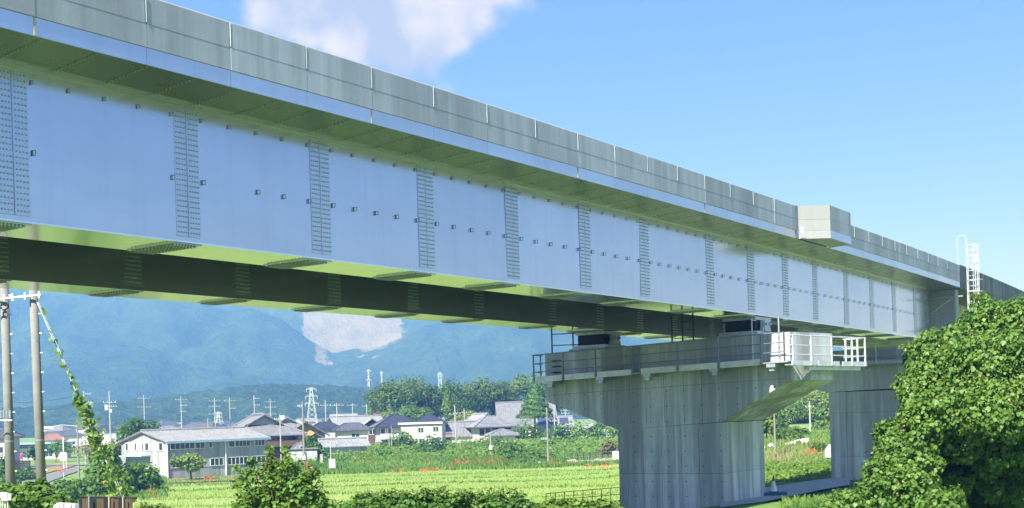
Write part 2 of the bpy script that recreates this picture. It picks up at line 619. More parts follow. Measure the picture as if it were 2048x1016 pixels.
# ------------------------------------------------------------------ leaf clouds
LEAF4 = (np.array([(0, 0, 0), (-0.42, 0.42, 0.10), (0.42, 0.42, 0.10), (0, 1, -0.12)], float), [(0, 2, 1), (1, 2, 3)])
LEAF7 = (np.array([(0, 0, 0), (0.34, 0.10, 0.06), (0.52, 0.42, 0.08), (0.30, 0.78, 0.02), (0, 1.05, -0.10), (-0.30, 0.78, 0.02), (-0.52, 0.42, 0.08), (-0.34, 0.10, 0.06), (0, 0.45, -0.03)], float),
         [(0, 1, 8), (1, 2, 8), (2, 3, 8), (3, 4, 8), (4, 5, 8), (5, 6, 8), (6, 7, 8), (7, 0, 8)])
BLADE = (np.array([(-0.06, 0, 0), (0.06, 0, 0), (0, 1, 0.25)], float), [(0, 1, 2)])


def leaf_mesh(name, pos, nrm, size, tint, tpl=LEAF4, up=None, mat=None):
    """one mesh of many small leaf faces. pos, nrm (N,3); leaf's y axis follows `up` projected to the leaf plane"""
    V, F = tpl
    N = len(pos)
    nrm = nrm / (np.linalg.norm(nrm, axis=1, keepdims=True) + 1e-9)
    if up is None:
        up = RNG.normal(size=(N, 3))
    ya = up - nrm * (up * nrm).sum(1, keepdims=True)
    ya /= np.linalg.norm(ya, axis=1, keepdims=True) + 1e-9
    xa = np.cross(ya, nrm)
    sz_ = np.asarray(size)[:, None, None]
    vv = (V[None, :, 0:1] * xa[:, None, :] + V[None, :, 1:2] * ya[:, None, :] + V[None, :, 2:3] * nrm[:, None, :]) * sz_ + pos[:, None, :]
    k = len(V)
    vv = vv.reshape(-1, 3)
    fa = np.array(F, np.int32)
    fc = (fa[None] + (np.arange(N, dtype=np.int32) * k)[:, None, None]).reshape(-1, 3)
    me = bpy.data.meshes.new(name)
    me.vertices.add(len(vv))
    me.vertices.foreach_set('co', vv.astype(np.float32).ravel())
    me.loops.add(fc.size)
    me.loops.foreach_set('vertex_index', fc.ravel())
    me.polygons.add(len(fc))
    me.polygons.foreach_set('loop_start', np.arange(0, fc.size, 3, dtype=np.int32))
    me.update(calc_edges=True)
    a = me.attributes.new('tint', 'FLOAT', 'POINT')
    a.data.foreach_set('value', np.repeat(np.clip(tint, 0, 1), k).astype(np.float32))
    if mat:
        me.materials.append(mat)
    return me


def lobes_leaves(lobes, n, size, droop=0.5, shell=0.75, jitter=0.45):
    """leaves through a crown made of ellipsoid lobes [(centre, (rx,ry,rz))...]"""
    vol = np.array([(l[1][0] * l[1][1] * l[1][2]) ** (2 / 3) for l in lobes])
    which = RNG.choice(len(lobes), n, p=vol / vol.sum())
    C = np.array([list(l[0]) for l in lobes])[which]
    R = np.array([list(l[1]) for l in lobes])[which]
    d = RNG.normal(size=(n, 3))
    d /= np.linalg.norm(d, axis=1, keepdims=True)
    rr = np.where(RNG.random(n) < shell, RNG.uniform(0.86, 1.06, n), RNG.uniform(0.35, 0.95, n))
    pos = C + d * R * rr[:, None]
    nr = d / R
    nr /= np.linalg.norm(nr, axis=1, keepdims=True)
    nr = nr + np.array([0, 0, 0.45]) + RNG.normal(size=(n, 3)) * jitter
    up = np.array([0, 0, -droop]) + RNG.normal(size=(n, 3)) * 0.6
    sz_ = RNG.uniform(0.65, 1.25, n) * size
    return pos, nr, sz_, up


def clumpy(C, R, n, sub=0.42):
    """break one crown ellipsoid into many smaller lobes on and in it"""
    out = []
    for _ in range(n):
        d = RNG.normal(size=3)
        d /= np.linalg.norm(d)
        if d[2] < -0.55:
            d[2] *= -0.5
        k = RNG.uniform(0.55, 0.88)
        s = sub * RNG.uniform(0.65, 1.3)
        out.append(((C[0] + d[0] * R[0] * k, C[1] + d[1] * R[1] * k, C[2] + d[2] * R[2] * k), (R[0] * s, R[1] * s, R[2] * s * 0.85)))
    return out


def clump_tint(pos, base, spread, freq):
    """tint that drifts from clump to clump plus leaf-to-leaf difference"""
    ph = np.sin(pos[:, 0] * freq + 1.7 * np.sin(pos[:, 1] * freq * 0.8)) * np.sin(pos[:, 2] * freq * 1.3 + pos[:, 1] * freq * 0.6)
    return base + spread * 0.6 * ph + RNG.normal(size=len(pos)) * spread * 0.5


def branchy(mb, base, top, r, tips):
    base, top = Vector(base), Vector(top)
    mid = base.lerp(top, 0.5) + Vector((random.uniform(-.06, .06), random.uniform(-.06, .06), 0)) * (top - base).length
    mb.tube(base, mid, r, 7, r * 0.75)
    mb.tube(mid, top, r * 0.75, 7, r * 0.4)
    for t in tips:
        s = mid.lerp(top, random.uniform(0.0, 0.8))
        mb.tube(s, Vector(t), r * 0.35, 5, r * 0.08)


def tree(name, label, base, crown_c, crown_r, nleaf, leaf, mat, group=None, nlobe=22, sub=0.40, cat='tree', tint=0.45, trunk_r=None, lobes=None, droop=0.4, spread=0.3):
    base = Vector(base)
    t = thing(name, label, cat, base, group)
    lb = lobes or clumpy(crown_c, crown_r, nlobe, sub)
    pos, nr, sz_, up = lobes_leaves(lb, nleaf, leaf, droop)
    o0 = np.array(base)
    me = leaf_mesh('crown', pos - o0, nr, sz_, clump_tint(pos, tint, spread, 2.2 / max(crown_r)), LEAF4, up, mat)
    link('crown', me, None, t, fix=False, o0=base)
    mb = MB()
    tr = trunk_r or max(0.05, crown_r[2] * 0.05)
    tips = [l[0] for l in lb[:9]]
    branchy(mb, base - Vector((0, 0, 0.3)), Vector(crown_c) + Vector((0, 0, crown_r[2] * 0.3)), tr, tips)
    mb.build('trunk', M['bark'], t, smooth=True)
    return t


# ------------------------------------------------------------------ setting: land, hills, mountain, roads, fields
def vnoise(x, y, seed):
    r = np.random.default_rng(seed)
    tab = r.random((256, 256))
    xi, yi = np.floor(x).astype(int), np.floor(y).astype(int)
    fx, fy = x - xi, y - yi
    fx, fy = fx * fx * (3 - 2 * fx), fy * fy * (3 - 2 * fy)
    g = lambda a, b: tab[a % 256, b % 256]
    return (g(xi, yi) * (1 - fx) + g(xi + 1, yi) * fx) * (1 - fy) + (g(xi, yi + 1) * (1 - fx) + g(xi + 1, yi + 1) * fx) * fy


def fbm(x, y, seed, oct_=5, gain=0.5):
    s, a, n = 0, 1, 0
    for i in range(oct_):
        s = s + a * (vnoise(x * 2 ** i, y * 2 ** i, seed + i) - 0.5)
        n += a
        a *= gain
    return s / n


def grid_mesh(name, X, Y, Z, mat, kind='structure', attrs=None, smooth=True):
    nr, nc = X.shape
    me = bpy.data.meshes.new(name)
    me.vertices.add(nr * nc)
    me.vertices.foreach_set('co', np.stack([X, Y, Z], -1).astype(np.float32).ravel())
    i = np.arange(nr * nc).reshape(nr, nc)
    q = np.stack([i[:-1, :-1], i[:-1, 1:], i[1:, 1:], i[1:, :-1]], -1).reshape(-1, 4).astype(np.int32)
    me.loops.add(q.size)
    me.loops.foreach_set('vertex_index', q.ravel())
    me.polygons.add(len(q))
    me.polygons.foreach_set('loop_start', np.arange(0, q.size, 4, dtype=np.int32))
    me.update(calc_edges=True)
    for k, v in (attrs or {}).items():
        a = me.attributes.new(k, 'FLOAT', 'POINT')
        a.data.foreach_set('value', v.astype(np.float32).ravel())
    return link(name, me, mat, None, kind, smooth, fix=False)


ys = np.concatenate([np.arange(-600, -40, 40.), np.arange(-40, 60, 5.), np.arange(60, 270, 1.5), np.arange(270, 500, 10.), np.arange(500, 2860, 60.)])
xs = np.concatenate([-np.geomspace(130, 1650, 24)[::-1], np.arange(-128, 129, 2.), np.geomspace(130, 1650, 24)])
GX, GYY = np.meshgrid(xs, ys)
GZ = gz(GX, GYY)
GZ = GZ + 0.10 * fbm(GX * 0.4, GYY * 0.4, 3, 3)
GZ[GYY > 1300] = np.minimum(GZ[GYY > 1300], 0)
grid_mesh('ground', GX, GYY, GZ, M['ground'])


def sheet(name, near, far, lift, mat, nx=24, ny=6, kind='structure'):
    """strip of land between two polylines of (X,Y), draped over the land"""
    near, far = np.array(near, float), np.array(far, float)

    def res(p):
        s = np.concatenate([[0], np.cumsum(np.hypot(*np.diff(p, axis=0).T))])
        k = np.linspace(0, s[-1], nx)
        return np.stack([np.interp(k, s, p[:, 0]), np.interp(k, s, p[:, 1])], -1)
    a, b = res(near), res(far)
    w = np.linspace(0, 1, ny)[:, None, None]
    q = a[None] * (1 - w) + b[None] * w
    X, Y = q[..., 0], q[..., 1]
    return grid_mesh(name, X, Y, gz(X, Y) + 0.10 + lift, mat, kind)


def gp(px, Y):
    p = GY(px, Y)
    return (p.x, p.y)


sheet('road', [gp(-20, 132), gp(60, 146), gp(115, 172), gp(165, 212)], [gp(-40, 142), gp(20, 160), gp(85, 184), gp(148, 222)], 0.03, M['road'])
sheet('side_road', [gp(30, 236), gp(230, 232)], [gp(30, 246), gp(230, 242)], 0.06, M['road'])
sheet('track', [gp(1440, 48), gp(1530, 50), gp(1640, 57), gp(1700, 60)], [gp(1440, 58), gp(1530, 60.5), gp(1640, 65), gp(1700, 67)], 0.03, M['track'])
sheet('bounce_ground', [(-4, -12), (48, -12)], [(6, 49), (48, 58)], 0.0, M['bounce'], 24, 24)  # mostly unseen ground patch, added for the light it bounces onto the pier
sheet('stubble_field', [gp(50, 172), gp(90, 196), gp(145, 226)], [gp(-10, 190), gp(50, 230), gp(150, 234)], 0.02, M['soil'])
sheet('dry_bank', [gp(325, 150), gp(520, 152)], [gp(325, 163), gp(540, 163)], 0.02, M['soil'])
sheet('soil_patch', [gp(1530, 112), gp(1680, 108)], [gp(1540, 150), gp(1690, 140)], 0.03, M['soil'])

STRIPS = [(250, 1240, 96, 103.5), (262, 1240, 105, 115), (290, 1240, 117, 128.5), (330, 1245, 131, 138), (560, 1245, 140, 148), (640, 1245, 150.5, 159)]
for (a, b, y0, y1) in STRIPS:
    sheet('rice_paddy', [gp(a, y0), gp(b, y0)], [gp(a + 6, y1), gp(b, y1)], 0.03, M['paddy'], 40, 6)

# mountain with quarry, in the haze
U = np.linspace(-0.62, 0.55, 300)
YM = np.linspace(1250, 2760, 150)
UU, YY = np.meshgrid(U, YM)
c1 = np.interp(UU, [-.62, -.45, -.3, -.2, -.185, -.142, -.10, -.07, 0, .06, .15, .3, .55], [.11, .120, .112, .095, .088, .058, .064, .078, .083, .076, .06, .03, .015])
c2 = np.interp(UU, [-.62, -.4, -.2, -.1, 0, .06, .2, .35, .55], [.12, .128, .124, .118, .108, .098, .06, .035, .015])
rise = np.clip((YY - 1280) / (1950 - 1280), 0, 1) ** 1.25
zA = c1 * 1950 * rise
back = sstep(1950, 2080, YY)
zB = c1 * 1950 * (1 - 0.30 * sstep(1950, 2060, YY)) * (1 - sstep(2100, 2330, YY)) + c2 * 2380 * sstep(2060, 2380, YY) ** 1.0
zz = np.where(YY < 1950, zA, np.maximum(zB, zA * (1 - back)))
zz = zz * (1 - 0.75 * sstep(2430, 2760, YY))
XX = UU * YY
ridged = np.clip(np.abs(fbm(XX * 0.0060, YY * 0.0026, 20, 5)) * 4.2, 0, 1)
zz = zz * (1 - 0.40 * (1 - ridged) * np.clip(rise * (1 - rise) * 4 + 0.10, 0, 1)) + 16 * fbm(XX * 0.02, YY * 0.02, 40, 5) * np.clip(zz / 60, 0, 1)
ev = (zz - CAMZ) / YY
rock = np.full_like(zz, -0.95)
quarry = (sstep(-.176, -.160, UU) * sstep(-.070, -.092, UU)) * (YY > 2060) * (YY < 2420)
rock = np.maximum(rock, -0.95 + 1.05 * quarry)
brk = sstep(-.135, -.12, UU) * sstep(-.066, -.08, UU) * (YY > 1880) * (YY < 2060)
rock = np.maximum(rock, -0.95 + 0.72 * brk)


def scar(u0, u1, e0, e1, k=0.75):
    global rock
    m = sstep(u0 - .006, u0 + .003, UU) * sstep(u1 + .006, u1 - .003, UU) * sstep(e0 - .003, e0 + .002, ev) * sstep(e1 + .003, e1 - .002, ev) * (YY < 1960)
    rock = np.maximum(rock, -0.95 + k * m)


scar(-.158, -.146, .046, .066, 0.86)
scar(-.150, -.141, .044, .052, 0.80)
scar(-.105, -.085, .0355, .038, 0.85)
scar(-.081, -.064, .0365, .0385, 0.95)
grid_mesh('mountain', XX, YY, zz - 2, M['mountain'], attrs={'rock': rock})

YH = np.linspace(880, 1240, 60)
U2 = np.linspace(-.60, .30, 420)
UU, YY = np.meshgrid(U2, YH)
c = np.interp(UU, [-.6, -.45, -.33, -.25, -.21, -.17, -.11, 0, .1, .3], [.016, .020, .024, .030, .0350, .0340, .029, .02, .012, .004])
zz = c * 1060 * np.sin(np.clip((YY - 880) / 360, 0, 1) * math.pi) ** 0.8 * 1.02
XX = UU * YY
zz = zz + (4.0 * fbm(XX * 0.05, YY * 0.05, 60, 3) + 6.5 * (fbm(XX * 0.17, YY * 0.17, 70, 3))) * np.clip(zz / 8, 0, 1)
grid_mesh('foothill', XX, YY, zz - 1.5, M['mountain'], attrs={'rock': np.full_like(zz, -0.95)}, smooth=False)

# the air: one closed box of even, thin haze
HZ = Mat('haze')
HZ.n.remove(HZ.b)
pv = HZ.n.new('ShaderNodeVolumePrincipled')
pv.inputs['Color'].default_value = (0.15, 0.38, 1.0, 1)
pv.inputs['Density'].default_value = 0.00066
pv.inputs['Absorption Color'].default_value = (1, 1, 1, 1)
pv.inputs['Anisotropy'].default_value = 0.1
HZ.l.new(pv.outputs[0], HZ.n['Material Output'].inputs['Volume'])
mb = MB()
mb.box((0, 1100, 160), (3600, 3500, 336))
mb.build('haze', HZ.m, None, 'stuff')
# ------------------------------------------------------------------ the viaduct
vi = thing('steel_viaduct', 'long grey steel box girder bridge with concrete parapet crossing the whole photo', 'bridge', bp(30, 24, -3.9))
SPL = [-27.3, -23.2, -19.2, -15.2, -11.2, -7.2, -3.2, 0.9, 4.95, 9.0, 12.98, 17.04, 21.04, 25.01, 28.97, 33.01, 36.94, 42.14, 46.0, 49.72, 53.35, 57.68, 61.75, 65.74, 70.04]
WB, WT = 3.93, 6.87           # web bottom, top above the camera
D1, D1B, D2, D2B = 20.98, 22.60, 28.0, 29.6
S2 = -0.14                    # second girder hangs a little lower
TE = 73.4                     # steel span's end
EDGES = SPL + [TE]
SPW = 0.64
rr = random.Random(3)


def web_panel(t0, t1, d, hb, ht, thick, warp, mat):
    """web plate, its outer face at d, very slightly out of true as plates are"""
    mb = MB()
    e = [rr.uniform(-warp, warp) for _ in range(4)]
    n = 3
    for k in range(n):
        a, b = t0 + (t1 - t0) * k / n, t0 + (t1 - t0) * (k + 1) / n
        fa, fb = k / n, (k + 1) / n
        q = lambda t, f, dd, h, top: bp(t, d + dd + (e[0 + top] * (1 - f) + e[2 + top] * f), h)
        mb.hexa([q(a, fa, 0, hb, 0), q(a, fa, thick, hb, 0), q(b, fb, thick, hb, 0), q(b, fb, 0, hb, 0)],
                [q(a, fa, 0, ht, 1), q(a, fa, thick, ht, 1), q(b, fb, thick, ht, 1), q(b, fb, 0, ht, 1)])
    return mb


lug_mb = MB()
for c_, s_ in (((0, -0.040, 0.045), (0.014, 0.08, 0.012)), ((0, -0.040, -0.045), (0.014, 0.08, 0.012)), ((0, -0.074, 0), (0.014, 0.012, 0.102)), ((0, -0.004, 0), (0.03, 0.006, 0.11))):
    lug_mb.box(c_, s_)
lug_me = bpy.data.meshes.new('lug')
lug_me.from_pydata(lug_mb.v, [], lug_mb.f)
lug_me.materials.append(M['lug'])

for i, t0 in enumerate(EDGES[:-1]):
    t1 = EDGES[i + 1]
    last = i == len(EDGES) - 2
    vis = t1 > 11
    if last:
        mb = MB()
        a = [bp(t0 + 0.9, D1, WB), bp(TE, D1, WB + 0.75), bp(TE, D1, WT), bp(t0, D1, WT), bp(t0, D1, WB)]
        b = [bp(t0 + 0.9, D1 + .02, WB), bp(TE, D1 + .02, WB + 0.75), bp(TE, D1 + .02, WT), bp(t0, D1 + .02, WT), bp(t0, D1 + .02, WB)]
        mb.prism(a, b)
        w = mb.build('web_panel', M['web'], vi)
        mb = MB()
        mb.hexa([bp(t0 + .9, D1, WB - .02), bp(t0 + .9, D1B, WB - .02), bp(TE, D1B, WB + .73), bp(TE, D1, WB + .73)],
                [bp(t0 + .9, D1, WB), bp(t0 + .9, D1B, WB), bp(TE, D1B, WB + .75), bp(TE, D1, WB + .75)])
        mb.build('end_flange', M['flange'], vi)
        mb = MB()
        mb.seg(TE, TE + .03, D1, D1B, WB + .75, WT)
        mb.build('end_diaphragm', M['splice'], vi)
        t1 = t0 + 0.9
    else:
        w = web_panel(t0, t1, D1, WB, WT, 0.02, 0.012, None).build('web_panel', M['web'], vi)
    # bottom flange with its small outstanding edge, rear web, second girder
    mb = MB()
    mb.seg(t0, t1, D1 - 0.05, D1B + 0.05, WB - 0.035, WB)
    mb.build('bottom_flange', M['flange'], vi)
    web_panel(t0, t1, D1B - .02, WB + .002, WT, 0.02, 0.006, None).build('rear_web', M['web'], vi)
    web_panel(t0, t1, D2, WB + S2, WT - .15, 0.02, 0.008, None).build('inner_web', M['web'], vi)
    mb = MB()
    mb.seg(t0, t1, D2 - 0.05, D2B + 0.05, WB + S2 - 0.035, WB + S2)
    mb.build('inner_bottom_flange', M['flange'], vi)
    web_panel(t0, t1, D2B - .02, WB + S2 + .002, WT - .15, 0.02, 0.006, None).build('far_web', M['web'], vi)
    if not vis:
        continue
    # splice plates with rows of bolts
    mb = MB()
    mb.seg(t0, t0 + 0.305, D1 - 0.016, D1 + .004, WB + 0.10, WT - 0.16)
    mb.seg(t0 + 0.325, t0 + SPW, D1 - 0.016, D1 + .004, WB + 0.10, WT - 0.16)
    sp = mb.build('splice_plate', M['splice'], vi)
    bm_ = MB()
    for r in range(24):
        h = WB + 0.17 + r * 0.1105
        for c_ in range(8):
            t = t0 + 0.045 + c_ * 0.071 + (0.05 if c_ > 3 else 0)
            bm_.seg(t, t + 0.034, D1 - 0.034, D1 - 0.014, h, h + 0.028)
    bm_.build('bolts', M['bolt'], sp, 'stuff')
    for (da, db, hh) in ((D1 + .02, D1B - .02, WB - .035), (D2 + .02, D2B - .02, WB + S2 - .035)):
        mb = MB()
        mb.seg(t0 - 0.05, t0 + SPW + .05, da, db, hh - 0.022, hh + .002)
        fp = mb.build('flange_splice_plate', M['splice'], vi)
        bm_ = MB()
        for r in range(13):
            d = da + 0.06 + r * (db - da - 0.12) / 12.6
            for c_ in range(8):
                t = t0 + 0.0 + c_ * 0.078
                bm_.seg(t, t + 0.042, d, d + 0.042, hh - 0.062, hh - 0.020)
        bm_.build('bolts', M['bolt'], fp, 'stuff')
    mb = MB()
    mb.seg(t0, t0 + SPW, D2 - 0.014, D2 + .004, WB + S2 + 0.10, WT - .35)
    sp = mb.build('inner_splice_plate', M['splice'], vi)
    bm_ = MB()
    for r in range(22):
        h = WB + S2 + 0.17 + r * 0.115
        bm_.seg(t0 + .04, t0 + SPW - .04, D2 - 0.026, D2 - 0.012, h, h + 0.024)
    bm_.build('bolts', M['bolt'], sp, 'stuff')
    # lifting lugs, five to a panel, in two rows
    if not last:
        n = max(4, round((t1 - t0) / 0.80))
        for k in range(n):
            t = t0 + (t1 - t0) * (k + 0.90) / n - 0.02
            if k == n - 1:
                t = t1 - 0.08
            if k == 0:
                t = t0 + SPW + 0.09
            al = AL0 - max(t - T0, 0) / RAD
            for row, h in ((0, 5.235), (1, 6.56)):
                if row == 0 and ((t0 < 14 and 0 < k < n - 1) or (14 < t0 < 18 and k == 1)):
                    continue
                p = bp(t, D1 - 0.006, h)
                # a lug stands square to the web
                inst('lug', lug_me, p, w, rot=(0, 0, math.pi / 2 - al + math.radians(14))).scale = (1 - .22 * row,) * 3

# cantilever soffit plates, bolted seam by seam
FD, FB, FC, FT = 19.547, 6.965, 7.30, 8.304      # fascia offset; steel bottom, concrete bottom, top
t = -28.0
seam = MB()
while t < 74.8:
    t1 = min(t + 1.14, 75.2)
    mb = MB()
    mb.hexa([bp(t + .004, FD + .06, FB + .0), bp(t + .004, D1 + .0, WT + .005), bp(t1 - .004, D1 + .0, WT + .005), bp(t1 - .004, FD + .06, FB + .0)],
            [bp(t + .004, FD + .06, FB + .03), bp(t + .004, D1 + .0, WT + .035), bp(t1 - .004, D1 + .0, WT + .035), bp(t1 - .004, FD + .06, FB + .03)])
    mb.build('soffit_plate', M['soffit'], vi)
    if t > 8:
        for k in range(11):
            d = FD + 0.12 + k * 0.118
            h = FB + (WT - FB) * (d - FD) / (D1 - FD)
            seam.seg(t + .03, t + .055, d, d + .032, h - 0.016, h + 0.008)
    t = t1
seam.build('seam_bolts', M['bolt'], vi, 'stuff')
mb = MB()
n = 40
for k in range(n):
    a, b = -28 + 103.2 * k / n, -28 + 103.2 * (k + 1) / n
    mb.seg(a, b, D1 - 0.10, D1 - 0.004, WT - 0.09, WT + .02)
mb.build('top_flange_strip', M['splice'], vi)
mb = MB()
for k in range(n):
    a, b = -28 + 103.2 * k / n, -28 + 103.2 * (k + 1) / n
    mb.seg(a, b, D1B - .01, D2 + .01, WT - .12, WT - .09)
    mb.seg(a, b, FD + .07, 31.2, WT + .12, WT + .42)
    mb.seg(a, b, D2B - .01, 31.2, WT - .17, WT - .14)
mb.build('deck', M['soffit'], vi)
mb = MB()
for k in range(n):
    a, b = -28 + 103.2 * k / n, -28 + 103.2 * (k + 1) / n
    mb.seg(a, b, 30.8, 31.1, WT + .42, FT - .2)
mb.build('far_parapet', M['parapet'], vi)
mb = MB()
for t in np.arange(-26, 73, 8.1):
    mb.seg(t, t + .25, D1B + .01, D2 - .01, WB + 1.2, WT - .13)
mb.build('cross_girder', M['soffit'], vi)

# parapet: precast-looking bays with open chamfered joints in their upper part; bay for the emergency lay-by
JT = [-27.2, -25, -22.8, -20.6, -18.4, -16.2, -14, -11.8, -9.6, -7.4, -5.2, -3.0, -0.8, 1.4, 3.6, 5.8, 8.1, 10.5, 12.9, 15.29, 17.39, 19.57, 21.69, 23.99, 26.23, 28.51, 30.74, 32.89, 34.97, 37.08,
      39.18, 41.3, 43.38, 45.44, 47.66]
JT2 = [51.75, 53.3] + [55.05 + 2.12 * k for k in range(9)] + [75.2]


def parapet_run(js, name='parapet_panel'):
    for a, b in zip(js[:-1], js[1:]):
        mb = MB()
        hm = FC + 0.46 + rr.uniform(-.008, .008)
        o = rr.uniform(-.004, .004)
        mb.hexa([bp(a + .003, FD + o, FC), bp(a + .003, FD + .05, FC), bp(b - .003, FD + .05, FC), bp(b - .003, FD + o, FC)],
                [bp(a + .003, FD + o, hm - .004), bp(a + .003, FD + .05, hm - .004), bp(b - .003, FD + .05, hm - .004), bp(b - .003, FD + o, hm - .004)])
        g0, g1 = .012, .034
        oo = o - 0.003
        # upper part, chamfered at both joints and along the top
        lo = [bp(a + g1, FD + oo, hm), bp(a + g0, FD + .045, hm), bp(b - g0, FD + .045, hm), bp(b - g1, FD + oo, hm)]
        hi = [bp(a + g1, FD + oo, FT - .03), bp(a + g0, FD + .045, FT - .03), bp(b - g0, FD + .045, FT - .03), bp(b - g1, FD + oo, FT - .03)]
        mb.hexa(lo, hi)
        mb.build(name, M['parapet'], vi)
        mb = MB()
        mb.hexa([bp(a + .006, FD + .0, FT - .029), bp(a + .006, FD + .26, FT - .029), bp(b - .006, FD + .26, FT - .029), bp(b - .006, FD + .0, FT - .029)],
                [bp(a + .006, FD + .03, FT), bp(a + .006, FD + .23, FT), bp(b - .006, FD + .23, FT), bp(b - .006, FD + .03, FT)])
        mb.build('coping', M['bay'], vi)
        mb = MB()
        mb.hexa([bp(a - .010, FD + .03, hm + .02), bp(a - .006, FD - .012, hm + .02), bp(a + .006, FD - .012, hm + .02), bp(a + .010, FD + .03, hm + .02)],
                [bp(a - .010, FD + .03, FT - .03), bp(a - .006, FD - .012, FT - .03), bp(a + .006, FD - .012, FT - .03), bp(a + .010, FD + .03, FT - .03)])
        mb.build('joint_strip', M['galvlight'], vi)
        mb = MB()
        mb.seg(a + .003, b - .003, FD + .022, FD + .06, FB, FC - .004)
        mb.build('edge_beam', M['beam'], vi)
    mb = MB()
    for a, b in zip(js[:-1], js[1:]):
        mb.seg(a, b, FD + .051, FD + .25, FB + .035, FT - .031)
    mb.build('parapet_core', M['parapet'], vi)


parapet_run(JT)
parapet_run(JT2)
# drip marks at a few joints: rust-coloured sealant strips on the steel edge
for tj in (12.9, 21.69, 30.74, 39.18):
    mb = MB()
    mb.seg(tj - .022, tj + .022, FD + .012, FD + .03, FB + .004, FC - .012)
    mb.build('joint_sealant', M['shoji'], vi)

# lay-by bay: slanted face, long face, return
OUT = 1.07
K = [(47.98, 0.0), (48.72, OUT), (51.28, OUT), (51.72, 0.0)]


def bay_face(i, name, mat, h0, h1, thick, out=0.0):
    mb = MB()
    (ta, oa), (tb, ob) = K[i], K[i + 1]
    n_in = 0.12
    c_in = lambda t, o: (t + (n_in if t < 50 else -n_in), o - thick) if o > 0.5 else (t + (n_in if t < 50 else -n_in), o - .05)
    (tai, oai), (tbi, obi) = c_in(ta, oa), c_in(tb, ob)
    mb.hexa([bp(ta, FD - oa, h0), bp(tai, FD - oai, h0), bp(tbi, FD - obi, h0), bp(tb, FD - ob, h0)],
            [bp(ta, FD - oa, h1), bp(tai, FD - oai, h1), bp(tbi, FD - obi, h1), bp(tb, FD - ob, h1)])
    return mb.build(name, mat, vi)


for i in range(3):
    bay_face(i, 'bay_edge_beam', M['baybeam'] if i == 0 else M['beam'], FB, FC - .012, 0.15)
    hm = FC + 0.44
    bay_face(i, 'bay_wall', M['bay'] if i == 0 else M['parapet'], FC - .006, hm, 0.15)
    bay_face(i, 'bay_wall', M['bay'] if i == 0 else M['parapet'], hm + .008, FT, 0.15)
mb = MB()
inn = [(48.0, 0.06), (48.78, OUT - .05), (51.22, OUT - .05), (51.70, 0.06)]
mb.prism([bp(t, FD - o, FB + .004) for t, o in inn], [bp(t, FD - o, FB + .034) for t, o in inn])
mb.build('bay_soffit', M['soffit'], vi)
mb = MB()
mb.prism([bp(t, FD - o + .01, FB + .2) for t, o in inn], [bp(t, FD - o + .01, FB + .5) for t, o in inn])
mb.build('bay_deck', M['parapet'], vi)
mb = MB()
mb.seg(51.6, 51.75, FD + .02, FD + .2, FB, FT)
mb.seg(47.66, 47.99, FD + .005, FD + .25, FB, FT)
mb.build('bay_core', M['parapet'], vi)

# wind bracing between web and edge at the span end
mb = MB()
A = lambda d, h: bp(74.6, d, h)
mb.tube(A(19.9, 4.55), A(22.6, 6.35), .045, 6)
mb.tube(A(19.9, 6.35), A(22.6, 4.55), .045, 6)
mb.tube(A(19.3, 6.4), A(22.7, 6.4), .05, 6)
mb.tube(A(19.5, 4.5), A(22.7, 4.5), .05, 6)
mb.build('end_bracing', M['galv'], vi)

# ------------------------------------------------------------------ the next viaduct, weathered concrete
cv = thing('concrete_viaduct', 'weathered dark concrete viaduct carrying on beyond the steel span at right', 'bridge', bp(100, 24, -3.9))
js = [75.3 + 2.4 * k for k in range(50)]
for a, b in zip(js[:-1], js[1:]):
    mb = MB()
    mb.seg(a + .006, b - .006, FD, FD + .25, FB + .25, FT + .02)
    mb.build('parapet_panel', M['old'], cv)
mb = MB()
me_ = MB()
for a, b in zip(js[:-1], js[1:]):
    mb.seg(a, b, FD + .02, 31.1, FB - .05, FB + .245)
    me_.seg(a + (1.0 if a < 76 else 0), b, 22.2, 29.5, 4.3, FB - .052)
mb.build('deck_slab', M['old'], cv)
me_.build('box_girder', M['pier'], cv)
mb = MB()
mb.seg(75.35, 76.2, 19.9, 31.0, 4.35, FB - .054)
mb.build('end_wall', M['pier'], cv)
for t in (110, 150):
    mb = MB()
    mb.seg(t, t + 2.5, 23.5, 28, -4.5, 4.3)
    mb.build('column', M['pier'], cv)

# ------------------------------------------------------------------ piers
def column_lifts(root, t0, t1, d0, d1, hs, groove=None):
    for h0, h1 in zip(hs[:-1], hs[1:]):
        mb = MB()
        if groove:
            g0, g1 = groove
            mb.seg(t0, t1, d0, g0, h0, h1 - .012)
            mb.seg(t0 + .10, t1, g0, g1, h0, h1 - .012)
            mb.seg(t0, t1, g1, d1, h0, h1 - .012)
        else:
            mb.seg(t0, t1, d0, d1, h0, h1 - .012)
        mb.build('column_lift', M['pier'], root)
    mb = MB()
    mb.seg(t0 + .02, t1 - .02, d0 + .02, d1 - .02, hs[0] + .01, hs[-1] - .02)
    if groove:
        mb = MB()
        mb.seg(t0 + .13, t1 - .02, d0 + .02, d1 - .02, hs[0] + .01, hs[-1] - .02)
    mb.build('column_core', M['hole'], root)


def railing(root, pts, posts, hz, mat, post_r=0.035, top_lbl=None, rails=(1.10, 0.72, 0.36), rail_r=0.018):
    """handrails along pts (t,d,h of the floor)"""
    for (t, d, h) in posts:
        mb = MB()
        mb.tube(bp(t, d, h - .02), bp(t, d, h + 1.12), post_r, 6)
        mb.seg(t - .09, t + .09, d - .06, d + .06, h - .03, h + .0)
        mb.build('rail_post', mat, root)
    for k, r in enumerate(rails):
        mb = MB()
        for a, b in zip(pts[:-1], pts[1:]):
            mb.tube(bp(a[0], a[1], a[2] + r), bp(b[0], b[1], b[2] + r), rail_r * (1.3 if k == 0 else 1), 6)
        mb.build('handrail', mat, root)


